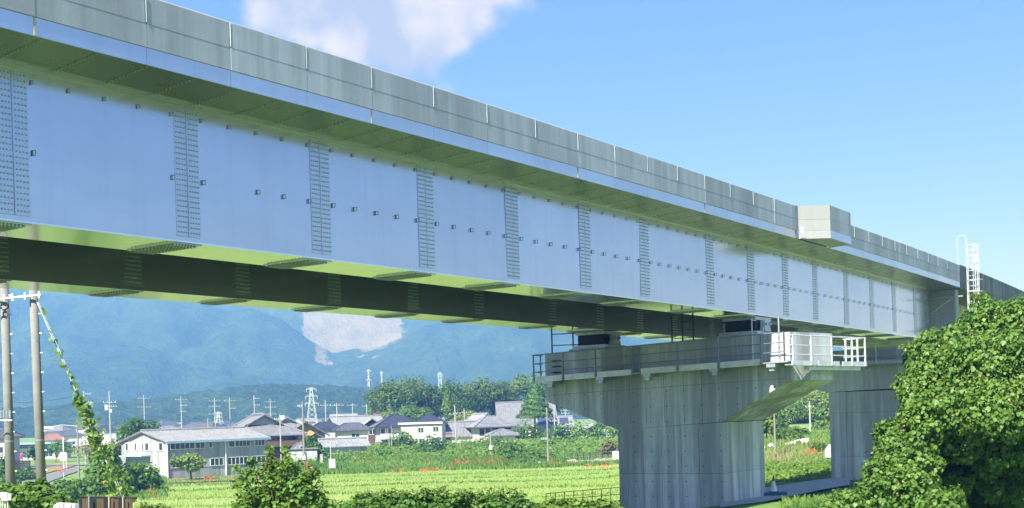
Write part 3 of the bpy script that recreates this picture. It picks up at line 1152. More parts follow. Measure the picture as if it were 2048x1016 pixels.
TF, TB = 45.5, 49.9
pr = thing('bridge_pier', 'near T-shaped concrete pier with sunlit end face and steel inspection walkway round its cap', 'pier', bp(47.5, 24.5, -3.9))
capf = [(19.1, 3.06), (19.1, 1.19), (22.1, -.37), (26.82, -.60), (30.35, .70), (30.35, 2.78)]
tbk = [48.3, 48.3, TB, TB, TB, TB]
dbk = [18.40, 18.40, 22.1, 26.82, 30.35, 30.35]  # end face skewed outward, shaped so that the sun catches it
mb = MB()
mb.prism([bp(TF, d, h) for d, h in capf], [bp(tb, db, h) for (d, h), tb, db in zip(capf, tbk, dbk)])
mb.build('cap', M['pier'], pr)
column_lifts(pr, TF + .004, TB - .01, 22.1, 26.82, [-7.0, -2.45, -.39])
mb = MB()
mb.prism([bp(TF + .004, 22.104, -.40), bp(TF + .004, 26.816, -.40), bp(TF + .004, 26.816, -.60), bp(TF + .004, 22.104, -.375)], [bp(TB - .01, 22.104, -.40), bp(TB - .01, 26.816, -.40), bp(TB - .01, 26.816, -.60), bp(TB - .01, 22.104, -.375)])
mb.build('construction_joint', M['hole'], pr)
mb = MB()
for r in range(9):
    for c_ in range(14):
        d = 19.8 + c_ * 0.78
        h = -3.4 + r * 0.62
        lo = 1.0 - (d - 19.1) * 0.52 if d < 22.1 else (-5 if d < 26.8 else -.6 + (d - 26.82) * .368)
        if h < lo + .15 or h > 1.35 or (abs(h) < 0):
            continue
        c0 = bp(TF - .002, d, h)
        p1 = bp(TF + .003, d, h)
        mb.tube(c0, p1, .028, 8)
mb.build('tie_holes', M['hole'], pr, 'stuff')
mb = MB()
for d in (22.9, 23.7, 24.6, 25.45, 26.2):
    mb.seg(TF - .0025, TF + .003, d - .006, d + .006, -.36, 1.9)
    mb.seg(TF + .0005, TF + .006, d + .2 - .005, d + .2 + .005, -4.5, -.62)
for d in (28.0, 29.3, 21.2, 20.2):
    mb.seg(TF - .0025, TF + .003, d - .006, d + .006, 1.0, 1.9)
mb.hexa([bp(TF - .003, 19.3, 1.25), bp(TF + .003, 19.3, 1.25), bp(TF + .003, 30.2, .97), bp(TF - .003, 30.2, .97)], [bp(TF - .003, 19.3, 1.262), bp(TF + .003, 19.3, 1.262), bp(TF + .003, 30.2, .982), bp(TF - .003, 30.2, .982)])
mb.build('formwork_seams', M['hole'], pr, 'stuff')
mb = MB()
for c_ in range(7):
    k = 0.08 + c_ * 0.14
    mb.tube(bp(TF + (48.3 - TF) * k, 19.1 + (18.4 - 19.1) * k - .003, 1.42), bp(TF + (48.3 - TF) * k, 19.1 + (18.4 - 19.1) * k + .01, 1.42), .03, 8)
mb.build('tie_holes', M['hole'], pr, 'stuff')
mb = MB()
for h in (1.95, 2.2, 2.45):
    for d in (29.85, 29.6):
        mb.box(bp(TF - .06, d, h), (0.22, 0.10, 0.05), Matrix.Rotation(0.5, 3, 'Z'))
mb.build('wall_hook', M['darkmetal'], pr)
# inspection walkway
slope = (2.78 - 3.06) / (30.35 - 19.1)
fl = lambda d: 3.06 + slope * (d - 19.1) - 1.16
TW = TF - 0.80
mb = MB()
mb.hexa([bp(TW, 18.9, fl(18.9) - .05), bp(TF - .02, 18.9, fl(18.9) - .05), bp(TF - .02, 30.55, fl(30.55) - .05), bp(TW, 30.55, fl(30.55) - .05)],
        [bp(TW, 18.9, fl(18.9)), bp(TF - .02, 18.9, fl(18.9)), bp(TF - .02, 30.55, fl(30.55)), bp(TW, 30.55, fl(30.55))])
wk = mb.build('walkway', M['galv'], pr)
dposts = [30.45, 28.95, 27.35, 25.6, 25.28, 23.55, 21.75, 19.95]
for a, b in zip(dposts[:-1], dposts[1:]):
    if a - b < .5:
        continue
    mb = MB()
    mb.hexa([bp(TW - .03, a - .06, fl(a) - .09), bp(TW - .005, a - .06, fl(a) - .09), bp(TW - .005, b + .06, fl(b) - .09), bp(TW - .03, b + .06, fl(b) - .09)],
            [bp(TW - .03, a - .06, fl(a) + .15), bp(TW - .005, a - .06, fl(a) + .15), bp(TW - .005, b + .06, fl(b) + .15), bp(TW - .03, b + .06, fl(b) + .15)])
    mb.build('toe_board', M['galvlight'], wk)
railing(wk, [(TF, 30.5, fl(30.5)), (TW, 30.5, fl(30.5)), (TW, 19.0, fl(19.0))], [(TW, d, fl(d)) for d in dposts] + [(TF - .15, 30.5, fl(30.5))], 0, M['railpost'])
for d in (29.7, 27.2, 25.0, 22.0, 19.6):
    mb = MB()
    mb.seg(TW + .02, TF, d - .18, d + .18, fl(d) - .20, fl(d) - .055)
    mb.seg(TW + .1, TW + .4, d - .10, d + .10, fl(d) - .34, fl(d) - .20)
    mb.build('walkway_bracket', M['galv'], wk)
# walkway round the end face, out in the sun
E0, E1 = (TF - .8, 18.75), (49.9, 17.55)
pe = lambda k: (E0[0] + (E1[0] - E0[0]) * k, E0[1] + (E1[1] - E0[1]) * k)
hE = 1.78
mb = MB()
q0, q1 = pe(0), pe(1)
mb.hexa([bp(q0[0], q0[1], hE - .05), bp(TF - .79, 19.02, hE - .05), bp(49.9, 18.3, hE - .05), bp(q1[0], q1[1], hE - .05)],
        [bp(q0[0], q0[1], hE), bp(TF - .79, 19.02, hE), bp(49.9, 18.3, hE), bp(q1[0], q1[1], hE)])
wk2 = mb.build('end_walkway', M['galv'], pr)
mb = MB()
for (ka, kb) in ((0, .30), (.34, .62), (.66, 1.0)):
    a, b = pe(ka), pe(kb)
    mb.hexa([bp(a[0], a[1] - .02, hE - .06), bp(a[0], a[1], hE - .06), bp(b[0], b[1], hE - .06), bp(b[0], b[1] - .02, hE - .06)],
            [bp(a[0], a[1] - .02, hE + .13), bp(a[0], a[1], hE + .13), bp(b[0], b[1], hE + .13), bp(b[0], b[1] - .02, hE + .13)])
mb.build('toe_board', M['galvlight'], wk2)
pts = [(TW, 18.95, hE), (*pe(0), hE), (*pe(1), hE), (49.9, 18.5, hE)]
railing(wk2, pts, [(*pe(k), hE) for k in (.02, .25, .52, .80, .985)] + [(49.9, 17.9, hE), (49.9, 18.4, hE)], 0, M['galvlight'], 0.042, rail_r=.022)
mb = MB()
a, b = pe(.25), pe(.95)
mb.hexa([bp(a[0], a[1] + .1, hE - .22), bp(a[0], a[1] + .3, hE - .22), bp(b[0], b[1] + .3, hE - .22), bp(b[0], b[1] + .1, hE - .22)],
        [bp(a[0], a[1] + .1, hE - .055), bp(a[0], a[1] + .3, hE - .055), bp(b[0], b[1] + .3, hE - .055), bp(b[0], b[1] + .1, hE - .055)])
mb.build('support_beam', M['galvlight'], wk2)
for d in (20.4, 19.3):
    mb = MB()
    mb.tube(bp(TF - .6, d, fl(d)), bp(TF - .6, d, fl(d) + 1.75), .03, 6)
    mb.tube(bp(TF - .6, d, fl(d) + 1.7), bp(TF - .2, d, fl(d) + 1.7), .025, 6)
    mb.build('davit_post', M['galv'], pr)

# second pier
T2F, T2B = 66.0, 70.5
p2 = thing('bridge_pier', 'farther concrete pier half hidden behind the leafy tree at right', 'pier', bp(68, 24, -3.9))
cap2 = [(18.9, 3.30), (18.9, 2.0), (20.2, 1.05), (24.7, .95), (28.6, 2.0), (28.6, 3.1)]
mb = MB()
mb.prism([bp(T2F, d, h) for d, h in cap2], [bp(T2B, d, h) for d, h in cap2])
mb.build('cap', M['pier'], p2)
column_lifts(p2, T2F + .004, T2B - .01, 19.6, 24.65, [-8.0, -2.6, -.2, .95], (23.35, 23.75))
mb = MB()
mb.seg(T2F - .7, T2F - .01, 18.6, 28.8, 2.38, 2.43)
w3 = mb.build('walkway', M['galv'], p2)
mb = MB()
mb.seg(T2F - .72, T2F - .70, 18.6, 28.8, 2.34, 2.54)
mb.build('toe_board', M['galv'], w3)
railing(w3, [(T2F - .7, 28.7, 2.43), (T2F - .7, 18.65, 2.43)], [(T2F - .7, d, 2.43) for d in (28.6, 26.9, 25.2, 23.5, 21.8, 20.1, 18.7)], 0, M['galv'], .03)
for d in (22.6, 20.3):
    mb = MB()
    mb.seg(T2F - .6, T2F, d - .15, d + .15, 2.12, 2.36)
    mb.build('walkway_bracket', M['galv'], w3)

# bearings
def bearing(label, d, hb, tc):
    b = thing('bridge_bearing', label, 'bearing', bp(tc, d, hb - .95), 'rubber bearings on the pier caps')
    w = 0.95
    for nm, hw, h0, h1, mt in (('plinth', w + .12, -1.2, -.80, 'pier'), ('base_plate', w, -.797, -.66, 'bearing'), ('rubber_block', .74, -.657, -.20, 'rubber'), ('top_plate', .82, -.197, -.062, 'bearing')):
        mb = MB()
        mb.seg(tc - hw, tc + hw, d - hw * .88, d + hw * .88, hb + h0, hb + h1)
        mb.build(nm, M[mt], b)
    for s2 in (-1, 1):
        mb = MB()
        e = d + s2 * .80
        mb.seg(tc - .28, tc + .28, e - .10, e + .10, hb - .655, hb - .22)
        mb.seg(tc - .42, tc + .42, e - .07, e + .07, hb - .655, hb - .50)
        mb.seg(tc - .20, tc + .20, e - s2 * .25 - .12, e - s2 * .25 + .16, hb - .19, hb - .10)
        for q in (-.18, .18):
            mb.tube(bp(tc + q, e + s2 * .08, hb - .36), bp(tc + q, e + s2 * .18, hb - .36), .06, 8)
        mb.build('side_stopper', M['bearing'], b)


bearing('right bearing of the near pier, under the outer girder with bright steel stopper', 21.75, WB, 47.6)
bearing('left bearing of the near pier, black rubber block under the dark inner girder', 28.85, WB + S2, 47.7)

# access frames between cap and girders
ld = thing('guard_railing', 'dark steel guard frame standing at the left end of the near pier cap', 'guard rail', bp(46.6, 30, 2.7))
top0 = 2.76
for d in (30.2, 29.35, 28.4, 28.1):
    mb = MB()
    mb.tube(bp(46.6 + (30.2 - d) * .5, d + .45, top0), bp(46.6 + (30.2 - d) * .5, d + .45, top0 + 1.35), .035, 6)
    mb.build('post', M['darkmetal'], ld)
for h in (.45, .95):
    mb = MB()
    mb.tube(bp(46.6, 30.65, top0 + h), bp(47.6, 28.6, top0 + h), .022, 6)
    mb.build('rail', M['darkmetal'], ld)
ld = thing('access_ladder', 'dark inspection ladder standing on the near pier cap between the two bearings', 'ladder', bp(47.2, 24.6, 2.9))
for d in (24.0, 24.5, 25.0):
    mb = MB()
    mb.tube(bp(47.2, d, 2.9), bp(47.2, d, 5.1), .035, 6)
    mb.build('stile', M['darkmetal'], ld)
for k in range(6):
    mb = MB()
    mb.tube(bp(47.2, 24.0, 3.2 + k * .34), bp(47.2, 25.0, 3.2 + k * .34), .018, 5)
    mb.build('rung', M['darkmetal'], ld)

# caged ladder at the end of the steel span
LT, LD = 75.0, 19.05
cl = thing('caged_ladder', 'white caged access ladder rising above the parapet at the far end of the steel span', 'ladder', bp(LT, LD, 2.6))
for (d, top) in ((19.10, 9.75), (18.65, 9.35), (18.52, 9.3)):
    mb = MB()
    mb.tube(bp(LT, d, 2.6), bp(LT, d, top), .04, 6)
    mb.build('stile', M['galvlight'], cl)
mb = MB()
mb.path([bp(LT, 19.10, 9.75), bp(LT, 19.2, 9.98), bp(LT, 19.5, 10.0), bp(LT, 19.62, 9.8), bp(LT, 19.62, 8.3)], .016, 5)
mb.build('grab_rail', M['galvlight'], cl)
for k in range(22):
    mb = MB()
    mb.tube(bp(LT, 19.1, 2.8 + k * .3), bp(LT, 18.65, 2.8 + k * .3), .016, 5)
    mb.build('rung', M['galvlight'], cl)
for k in range(8):
    h = 4.6 + k * .68
    mb = MB()
    pp = []
    for a in range(9):
        an = math.pi * a / 8
        pp.append(bp(LT - .45 * math.sin(an), 18.75 - .42 * math.cos(an) - .08, h))
    mb.path(pp, .02, 5)
    mb.build('cage_hoop', M['galvlight'], cl)
for an in (.25, .5, .75):
    mb = MB()
    mb.tube(bp(LT - .45 * math.sin(math.pi * an), 18.67 - .42 * math.cos(math.pi * an), 4.6), bp(LT - .45 * math.sin(math.pi * an), 18.67 - .42 * math.cos(math.pi * an), 9.36), .016, 5)
    mb.build('cage_strap', M['galvlight'], cl)
# ------------------------------------------------------------------ houses
def rot2(a):
    return Matrix.Rotation(a, 3, 'Z')


class House:
    def __init__(s, name, label, cat, px, Y, w, d, rot=0.0, group=None, dz=0.0):
        c = GY(px, Y)
        c.z += dz
        s.o = thing(name, label, cat, c, group)
        s.c, s.w, s.d, s.R = c, w, d, rot2(math.radians(rot))
        s.top = 0

    def L(s, x, y, z):
        return s.c + s.R @ Vector((x, y, z))

    def block(s, name, mat, x0, x1, y0, y1, z0, z1, parent=None, label=None):
        mb = MB()
        mb.hexa([s.L(x0, y0, z0), s.L(x1, y0, z0), s.L(x1, y1, z0), s.L(x0, y1, z0)], [s.L(x0, y0, z1), s.L(x1, y0, z1), s.L(x1, y1, z1), s.L(x0, y1, z1)])
        return mb.build(name, mat, parent or s.o, label=label)

    def wall(s, h, mat, z0=-0.5):
        s.h = h
        return s.block('wall', mat, -s.w / 2, s.w / 2, -s.d / 2, s.d / 2, z0, h)

    def slopes(s, polys, mat, ribs=True, name='roof', th=0.14, pitch=0.55):
        mb, rb = MB(), MB()
        for poly in polys:
            a = [s.L(*p) for p in poly]
            mb.prism(a, [p - Vector((0, 0, th)) for p in a])
            if ribs:
                # poly order: eave left, eave right, ridge right, ridge left
                e0, e1 = a[0], a[1]
                r1, r0 = (a[2], a[3]) if len(a) == 4 else (a[2], a[2])
                n = max(3, int((e1 - e0).length / pitch))
                for k in range(n + 1):
                    f = k / n
                    p, q = e0.lerp(e1, f), r0.lerp(r1, f)
                    if len(a) == 3 or (r1 - r0).length < (e1 - e0).length - .2:
                        # hip face: ribs run straight up until they meet the hip
                        ax = (e1 - e0).normalized()
                        x = (p - e0).dot(ax)
                        xr0, xr1 = (r0 - e0).dot(ax), (r1 - e0).dot(ax)
                        L_ = (e1 - e0).length
                        if x < xr0:
                            q = e0.lerp(r0, x / max(xr0, .01))
                        elif x > xr1:
                            q = e1.lerp(r1, (L_ - x) / max(L_ - xr1, .01))
                        else:
                            q = r0.lerp(r1, (x - xr0) / max(xr1 - xr0, .01))
                    if (q - p).length < .3:
                        continue
                    u = (e1 - e0).normalized() * 0.07
                    zz = Vector((0, 0, 0.07))
                    rb.hexa([p - u, p + u, q + u, q - u], [p - u * .5 + zz, p + u * .5 + zz, q + u * .5 + zz, q - u * .5 + zz])
        r = mb.build(name, mat, s.o)
        if ribs and rb.v:
            rb.build('tile_rows', mat, r, 'stuff')
        return r

    def ridge(s, pts, mat, r=0.2):
        for a, b in pts:
            mb = MB()
            a, b = s.L(*a), s.L(*b)
            mb.tube(a, b, r, 6)
            mb.build('ridge', mat, s.o)

    def gable(s, rise, mat, ov=0.6, axis='x', h=None, wallmat=None, ribs=True, rm=None, x0=None, x1=None):
        h = s.h if h is None else h
        W_, D_ = s.w / 2 + ov, s.d / 2 + ov
        e = h - ov * rise / ((s.d if axis == 'x' else s.w) / 2)
        t = h + rise
        if axis == 'x':
            s.slopes([[(-W_, -D_, e), (W_, -D_, e), (W_, 0, t), (-W_, 0, t)], [(W_, D_, e), (-W_, D_, e), (-W_, 0, t), (W_, 0, t)]], mat, ribs)
            g = [[(sx_ * (s.w / 2 - .05), -s.d / 2, h), (sx_ * (s.w / 2 - .05), s.d / 2, h), (sx_ * (s.w / 2 - .05), 0, t - .16)] for sx_ in (-1, 1)]
            s.ridge([((-W_, 0, t + .05), (W_, 0, t + .05))], rm or mat)
            off = (.05, 0)
        else:
            s.slopes([[(-W_, D_, e), (-W_, -D_, e), (0, -D_, t), (0, D_, t)], [(W_, -D_, e), (W_, D_, e), (0, D_, t), (0, -D_, t)]], mat, ribs)
            g = [[(-s.w / 2, sy_ * (s.d / 2 - .05), h), (s.w / 2, sy_ * (s.d / 2 - .05), h), (0, sy_ * (s.d / 2 - .05), t - .16)] for sy_ in (-1, 1)]
            s.ridge([((0, -D_, t + .05), (0, D_, t + .05))], rm or mat)
        for tri in g:
            mb = MB()
            a = [s.L(*p) for p in tri]
            cen = s.c + Vector((0, 0, a[0].z - s.c.z))
            nrm_ = (a[1] - a[0]).cross(a[2] - a[0]).normalized() * .1
            mb.prism(a, [p + nrm_ * (-1 if nrm_.dot(a[0] - cen) > 0 else 1) for p in a])
            mb.build('gable', wallmat or mat, s.o)

    def hip(s, rise, mat, ov=0.7, ridge=0.4, h=None, ribs=True, rm=None):
        h = s.h if h is None else h
        W_, D_ = s.w / 2 + ov, s.d / 2 + ov
        rl = s.w / 2 * ridge
        e, t = h - .15, h + rise
        s.slopes([[(-W_, -D_, e), (W_, -D_, e), (rl, 0, t), (-rl, 0, t)], [(W_, D_, e), (-W_, D_, e), (-rl, 0, t), (rl, 0, t)],
                  [(-W_, D_, e), (-W_, -D_, e), (-rl, 0, t)], [(W_, -D_, e), (W_, D_, e), (rl, 0, t)]], mat, ribs)
        pts = [((-rl, 0, t), (rl, 0, t))] + [((sx_ * W_, sy_ * D_, e + .06), (sx_ * rl, 0, t)) for sx_ in (-1, 1) for sy_ in (-1, 1)]
        s.ridge(pts, rm or mat, .13)
        s.block('eave', M['greywall'], -W_ + .15, W_ - .15, -D_ + .15, D_ - .15, e - .3, e - .145)

    def irimoya(s, mid, rise, mat, ov=0.9, iw=0.62, idp=0.66, gmat=None, rm=None):
        """hip-and-gable roof, ridge along local y"""
        h = s.h
        W_, D_ = s.w / 2 + ov, s.d / 2 + ov
        w1, d1 = s.w / 2 * iw, s.d / 2 * idp
        e, m, t = h - .2, h + mid, h + mid + rise
        s.slopes([[(-W_, -D_, e), (W_, -D_, e), (w1, -d1, m), (-w1, -d1, m)], [(W_, D_, e), (-W_, D_, e), (-w1, d1, m), (w1, d1, m)],
                  [(-W_, D_, e), (-W_, -D_, e), (-w1, -d1, m), (-w1, d1, m)], [(W_, -D_, e), (W_, D_, e), (w1, d1, m), (w1, -d1, m)]], mat)
        o2 = .7
        s.slopes([[(-w1, d1 + o2, m), (-w1, -d1 - o2, m), (0, -d1 - o2, t), (0, d1 + o2, t)], [(w1, -d1 - o2, m), (w1, d1 + o2, m), (0, d1 + o2, t), (0, -d1 - o2, t)]], mat, name='upper_roof')
        for y in (-d1, d1):
            mb = MB()
            a = [s.L(-w1 + .1, y, m - .1), s.L(w1 - .1, y, m - .1), s.L(0, y, t - .2)]
            b = [s.L(-w1 + .1, y * .97, m - .1), s.L(w1 - .1, y * .97, m - .1), s.L(0, y * .97, t - .2)]
            mb.prism(a, b)
            mb.build('gable', gmat or M['greywall'], s.o)
        rm = rm or mat
        s.ridge([((0, -d1 - o2, t + .12), (0, d1 + o2, t + .12))], rm, .32)
        s.ridge([((sx_ * w1, sy_ * (d1 + o2), m + .1), (0, sy_ * (d1 + o2), t + .1)) for sx_ in (-1, 1) for sy_ in (-1, 1)] + [((sx_ * W_, sy_ * D_, e + .1), (sx_ * w1, sy_ * d1, m + .1)) for sx_ in (-1, 1) for sy_ in (-1, 1)], rm, .16)
        s.block('eave', M['brownwall'], -W_ + .2, W_ - .2, -D_ + .2, D_ - .2, e - .3, e - .145)

    def window(s, face, x, z, w, h, n=2, frame='white', pane='glass'):
        """face: f front(-y) r right(+x) l left(-x)"""
        def q(a, b, o0, o1, z0, z1):
            if face == 'f':
                return (a, b, -s.d / 2 - o1, -s.d / 2 - o0, z0, z1)
            if face == 'r':
                return (s.w / 2 + o0, s.w / 2 + o1, a, b, z0, z1)
            return (-s.w / 2 - o1, -s.w / 2 - o0, -b, -a, z0, z1)
        fr = MB()
        t = 0.07

        def add(mb, a):
            x0, x1, y0, y1, z0, z1 = a
            mb.hexa([s.L(x0, y0, z0), s.L(x1, y0, z0), s.L(x1, y1, z0), s.L(x0, y1, z0)], [s.L(x0, y0, z1), s.L(x1, y0, z1), s.L(x1, y1, z1), s.L(x0, y1, z1)])
        add(fr, q(x - w / 2 - t, x + w / 2 + t, -.02, .06, z - t, z - .003))
        add(fr, q(x - w / 2 - t, x + w / 2 + t, -.02, .06, z + h + .003, z + h + t))
        for k in range(n + 1):
            cx = x - w / 2 + w * k / n
            add(fr, q(cx - t / 2, cx + t / 2, -.02, .05, z, z + h))
        f = fr.build('window', M[frame], s.o)
        for k in range(n):
            pn = MB()
            add(pn, q(x - w / 2 + w * k / n + t / 2 + .004, x - w / 2 + w * (k + 1) / n - t / 2 - .004, .003, .02, z + .003, z + h - .003))
            pn.build('pane', M[pane], f)
        return f


def wpx(a, b, Y):
    return (b - a) / FPX * Y


def hz(px, py, Y, dz=0.0):
    """height above the house's ground that shows at image row py"""
    return P(px, py, Y).z - GY(px, Y).z - dz


# the long two-storey workshop
Y = 169
a_rot = 40
hW = House('workshop', 'long two-storey grey workshop with blue gutter and rows of windows by the rice field', 'building', 392, 176, 15.7, 11.4, 47)
cn = GY(336, 162)
hW.c = Vector((cn.x, cn.y, cn.z)) - hW.R @ Vector((-hW.w / 2, -hW.d / 2, 0))
hW.c.z = cn.z
hW.o.location = hW.c
ORIGIN[hW.o.name] = hW.c.copy()
hgt = hz(336, 882, 162)
hW.wall(hgt, M['corr'])
hW.gable(1.35, M['slate'], .35, 'x', wallmat=M['corr'], ribs=True)
hW.block('gutter', M['bluegut'], -hW.w / 2 - .35, hW.w / 2 + .35, -hW.d / 2 - .52, -hW.d / 2 - .33, hgt - .35, hgt - .05)
for z0, z1, m in ((3.75, 4.95, 'corr'), (1.35, 2.55, 'greywall')):
    hW.block('window_band', M[m], -hW.w / 2 + .3, hW.w / 2 - .2, -hW.d / 2 - .03, -hW.d / 2 + .01, z0, z1)
hd = hW.d
hW.d += .07
for (x, w, n) in ((-5.6, 3.6, 5), (-2.9, 1.4, 2), (-1.3, .5, 1), (2.0, .9, 1), (3.8, 2.4, 4), (6.6, 1.6, 3)):
    hW.window('f', x, 3.9, w, .85, n)
for (x, w, n) in ((-6.4, 2.0, 3), (-.4, 2.0, 3), (2.9, 3.2, 5), (6.4, 2.2, 3)):
    hW.window('f', x, 1.5, w, .9, n)
hW.d = hd
hW.block('window_band', M['corr'], -hW.w / 2 - .03, -hW.w / 2 + .01, -5.0, 4.4, 3.7, 4.8)
hw_ = hW.w
hW.w += .07
for x, w in ((-4.2, .7), (-1.9, .5), (-.2, .4), (.9, .9), (4.3, .9)):
    hW.window('l', x, 3.8, w, .95, 1)
hW.w = hw_
hW.block('canopy', M['bluegut'], -hW.w / 2 - 1.3, -hW.w / 2, -1.6, 4.6, 3.0, 3.15)
hW.block('shutter', M['greywall'], -hW.w / 2 - .06, -hW.w / 2, -1.3, 3.3, .3, 2.9)
for x in (-7.9, 1.0):
    mb = MB()
    mb.tube(hW.L(x, -hW.d / 2 - .1, -.3), hW.L(x, -hW.d / 2 - .1, hgt - .3), .09, 6)
    mb.build('downpipe', M['white'], hW.o)

# the big traditional house behind it
h = House('traditional_house', 'large old house with grey tiled hip-and-gable roof and brown balcony behind the workshop', 'house', 520, 200, 9.2, 12, 24)
h.wall(hz(520, 868, 200), M['brownwall'])
h.irimoya(1.45, 1.5, M['tile'], 1.3, .60, .62, M['greywall'], M['tile'])
zb = hz(520, 893, 200)
h.block('balcony', M['brownwall'], -1.5, 4.7, -7.0, -6.0, zb, zb + .9)
h.block('balcony_roof', M['tile'], 2.0, 6.2, -8.6, -6.0, zb - .9, zb - .75)
for x in (-.6, .9):
    h.window('f', x, zb + .95, 1.2, 1.3, 2, 'brownwall', 'shoji')
h.window('f', 3.2, zb + .9, 2.0, 1.1, 3, 'brownwall')
h.window('f', -2.8, zb - 1.9, 1.6, 1.3, 2, 'brownwall')

h = House('lean_to_house', 'small low house with grey tiled lean-to roof right of the old balcony house', 'house', 608, 196, 4.6, 6, 14)
h.wall(hz(608, 902, 196), M['greywall'])
h.hip(1.5, M['tile'], .6, .3)
h.window('f', 0, 1.2, 1.6, 1.0, 2)

h = House('ochre_house', 'ochre walled house with two stepped dark tiled gables', 'house', 614, 222, 6.4, 8, 8)
h.wall(hz(614, 866, 222), M['ochre'])
h.gable(1.9, M['tiled'], .9, 'y', wallmat=M['ochre'])
h.window('f', 1.9, hz(614, 872, 222) - .6, 1.0, 1.0, 1, 'brownwall')
h.window('f', -1.2, hz(614, 872, 222) - .7, 1.6, 1.0, 2, 'brownwall')
h = House('ochre_annex', 'low ochre annex with dark gable standing before the ochre house', 'house', 632, 212, 5.4, 5, 8)
h.wall(hz(632, 884, 212), M['ochre'])
h.gable(1.5, M['tiled'], .9, 'y', wallmat=M['ochre'])
h.window('f', 0.4, .8, 1.6, 1.2, 2, 'brownwall')

h = House('shed', 'long low white walled shed with grey metal roof above the weedy bank', 'shed', 686, 205, 7.2, 3.6, 22)
h.wall(hz(686, 889, 205), M['plaster'])
h.gable(.95, M['tilel'], .5, 'x', wallmat=M['greywall'])
h.block('brown_door', M['shoji'], 2.5, 3.3, -1.86, -1.79, .05, 1.5)
h.block('brown_door', M['shoji'], -3.4, -2.4, -1.86, -1.79, .05, 1.3)
h.window('r', -.9, .1, .9, 1.5, 1)

h = House('tiled_house', 'house with broad pale tiled roof and smaller front gable between poles', 'house', 712, 258, 9.0, 9.5, 28)
h.wall(hz(712, 858, 258), M['brownwall'])
h.gable(2.6, M['tilel'], 1.1, 'x', wallmat=M['brownwall'])
h.window('f', 1.5, hz(712, 858, 258) - 1.5, 2.2, 1.0, 3)
h = House('gable_wing', 'brown gabled wing with pale tiled roof in front of the broad tiled house', 'house', 744, 246, 4.2, 5, 10)
h.wall(hz(744, 852, 246), M['brownwall'])
h.gable(1.5, M['tilel'], .8, 'y', wallmat=M['brownwall'])
h.window('f', 0, hz(744, 852, 246) - 1.6, 1.4, 1.0, 2)

h = House('cream_annex', 'low cream house with dark hip roof behind the white shed', 'house', 705, 232, 5.6, 5, 10)
h.wall(hz(705, 858, 232), M['plaster'])
h.hip(1.1, M['tiled'], .7, .5)
h.window('f', .5, hz(705, 867, 232) - .9, 1.5, .9, 2)
h = House('blue_roof_annex', 'small house showing only its dark blue roof above the ochre gables', 'house', 652, 240, 4.4, 5, 0)
h.wall(hz(652, 855, 240), M['greywall'])
h.hip(1.0, M['tileb'], .6, .4)
h = House('back_house', 'small grey tiled house with rooftop tank behind the balcony house', 'house', 577, 236, 4.8, 6, 10)
h.wall(hz(577, 852, 236), M['greywall'])
h.irimoya(.7, .8, M['tile'], .7)
mb = MB()
mb.tube(h.L(-.8, -1, h.h + 1.0), h.L(-.8, -1, h.h + 2.0), .45, 10)
mb.build('rooftop_tank', M['porcelain'], h.o)

h = House('two_storey_house', 'two-storey house with blue black hip roof and white balcony wall', 'house', 793, 229, 7.0, 7, 14)
h.wall(hz(793, 851, 229), M['greywall'])
h.hip(2.0, M['tileb'], .9, .18)
zt = hz(793, 851, 229)
h.block('balcony_wall', M['plaster'], -3.4, .6, -4.4, -3.5, zt - 2.4, zt - 1.4)
h.block('porch_roof', M['tiled'], -4.4, 2.6, -5.0, -3.5, zt - 3.0, zt - 2.85)
for x in (-2.9, -1.6, 1.6):
    h.window('f', x, zt - 1.55, .8, 1.3, 1)
h.window('f', -1.6, .5, 2.0, 1.6, 2)
h = House('cream_house', 'plain cream two-storey house with flat edge roof and four small windows', 'house', 848, 222, 7.2, 6, -3)
zt = hz(848, 847, 222)
h.wall(zt, M['cream'])
h.block('roof', M['tiled'], -4.0, 3.75, -3.3, 3.3, zt + .002, zt + .28)
h.block('fascia', M['plaster'], -4.05, 3.8, -3.36, -3.302, zt - .08, zt + .25)
for x, z in ((-.1, zt - 1.55), (2.55, zt - 1.45), (0, .5), (2.6, .65)):
    h.window('f', x, z, 1.0, .85, 2 if z > 2 else 1, 'plaster')
for z in (zt * .5,):
    h.block('seam', M['greywall'], -3.6, 3.6, -3.02, -3.0, z, z + .05)
h = House('pyramid_roof_house', 'house showing a blue black pyramid roof behind the cream house', 'house', 858, 240, 5.6, 6, 4)
h.wall(hz(858, 845, 240), M['greywall'])
h.hip(1.6, M['tileb'], .8, .05)
h.window('f', 0, hz(858, 845, 240) - 1.3, 1.2, .8, 2)

h = House('barn', 'grey tiled barn with white wall beside the cream house', 'barn', 918, 240, 7.0, 6, -4)
h.wall(hz(918, 868, 240), M['plaster'])
h.gable(2.3, M['tile'], .5, 'x', wallmat=M['plaster'])
h.block('door', M['brownwall'], -2.6, -1.0, -3.06, -2.99, 0, 2)
h = House('hip_roof_house', 'two-storey house with grey hip roof and dark windows near the temple', 'house', 982, 236, 6.4, 6, 16)
zt = hz(982, 851, 236)
h.wall(zt, M['cream'])
h.hip(1.75, M['tile'], .9, .25)
for x in (-2.5, -1.3, 1.6):
    h.window('f', x, zt - 1.7, .8, 1.3, 1, 'brownwall')
h.block('porch_roof', M['tile'], -4.2, 3.8, -4.8, -3.0, zt - 3.0, zt - 2.8)
h.block('timber_band', M['brownwall'], -.6, 3.22, -3.05, -2.99, zt - .75, zt - .3)
h = House('small_gable_house', 'small house with stepped grey tiled gable behind the hip roof house', 'house', 962, 250, 5.0, 6, 24)
h.wall(hz(962, 845, 250), M['plaster'])
h.gable(1.7, M['tilel'], .7, 'y', wallmat=M['plaster'])
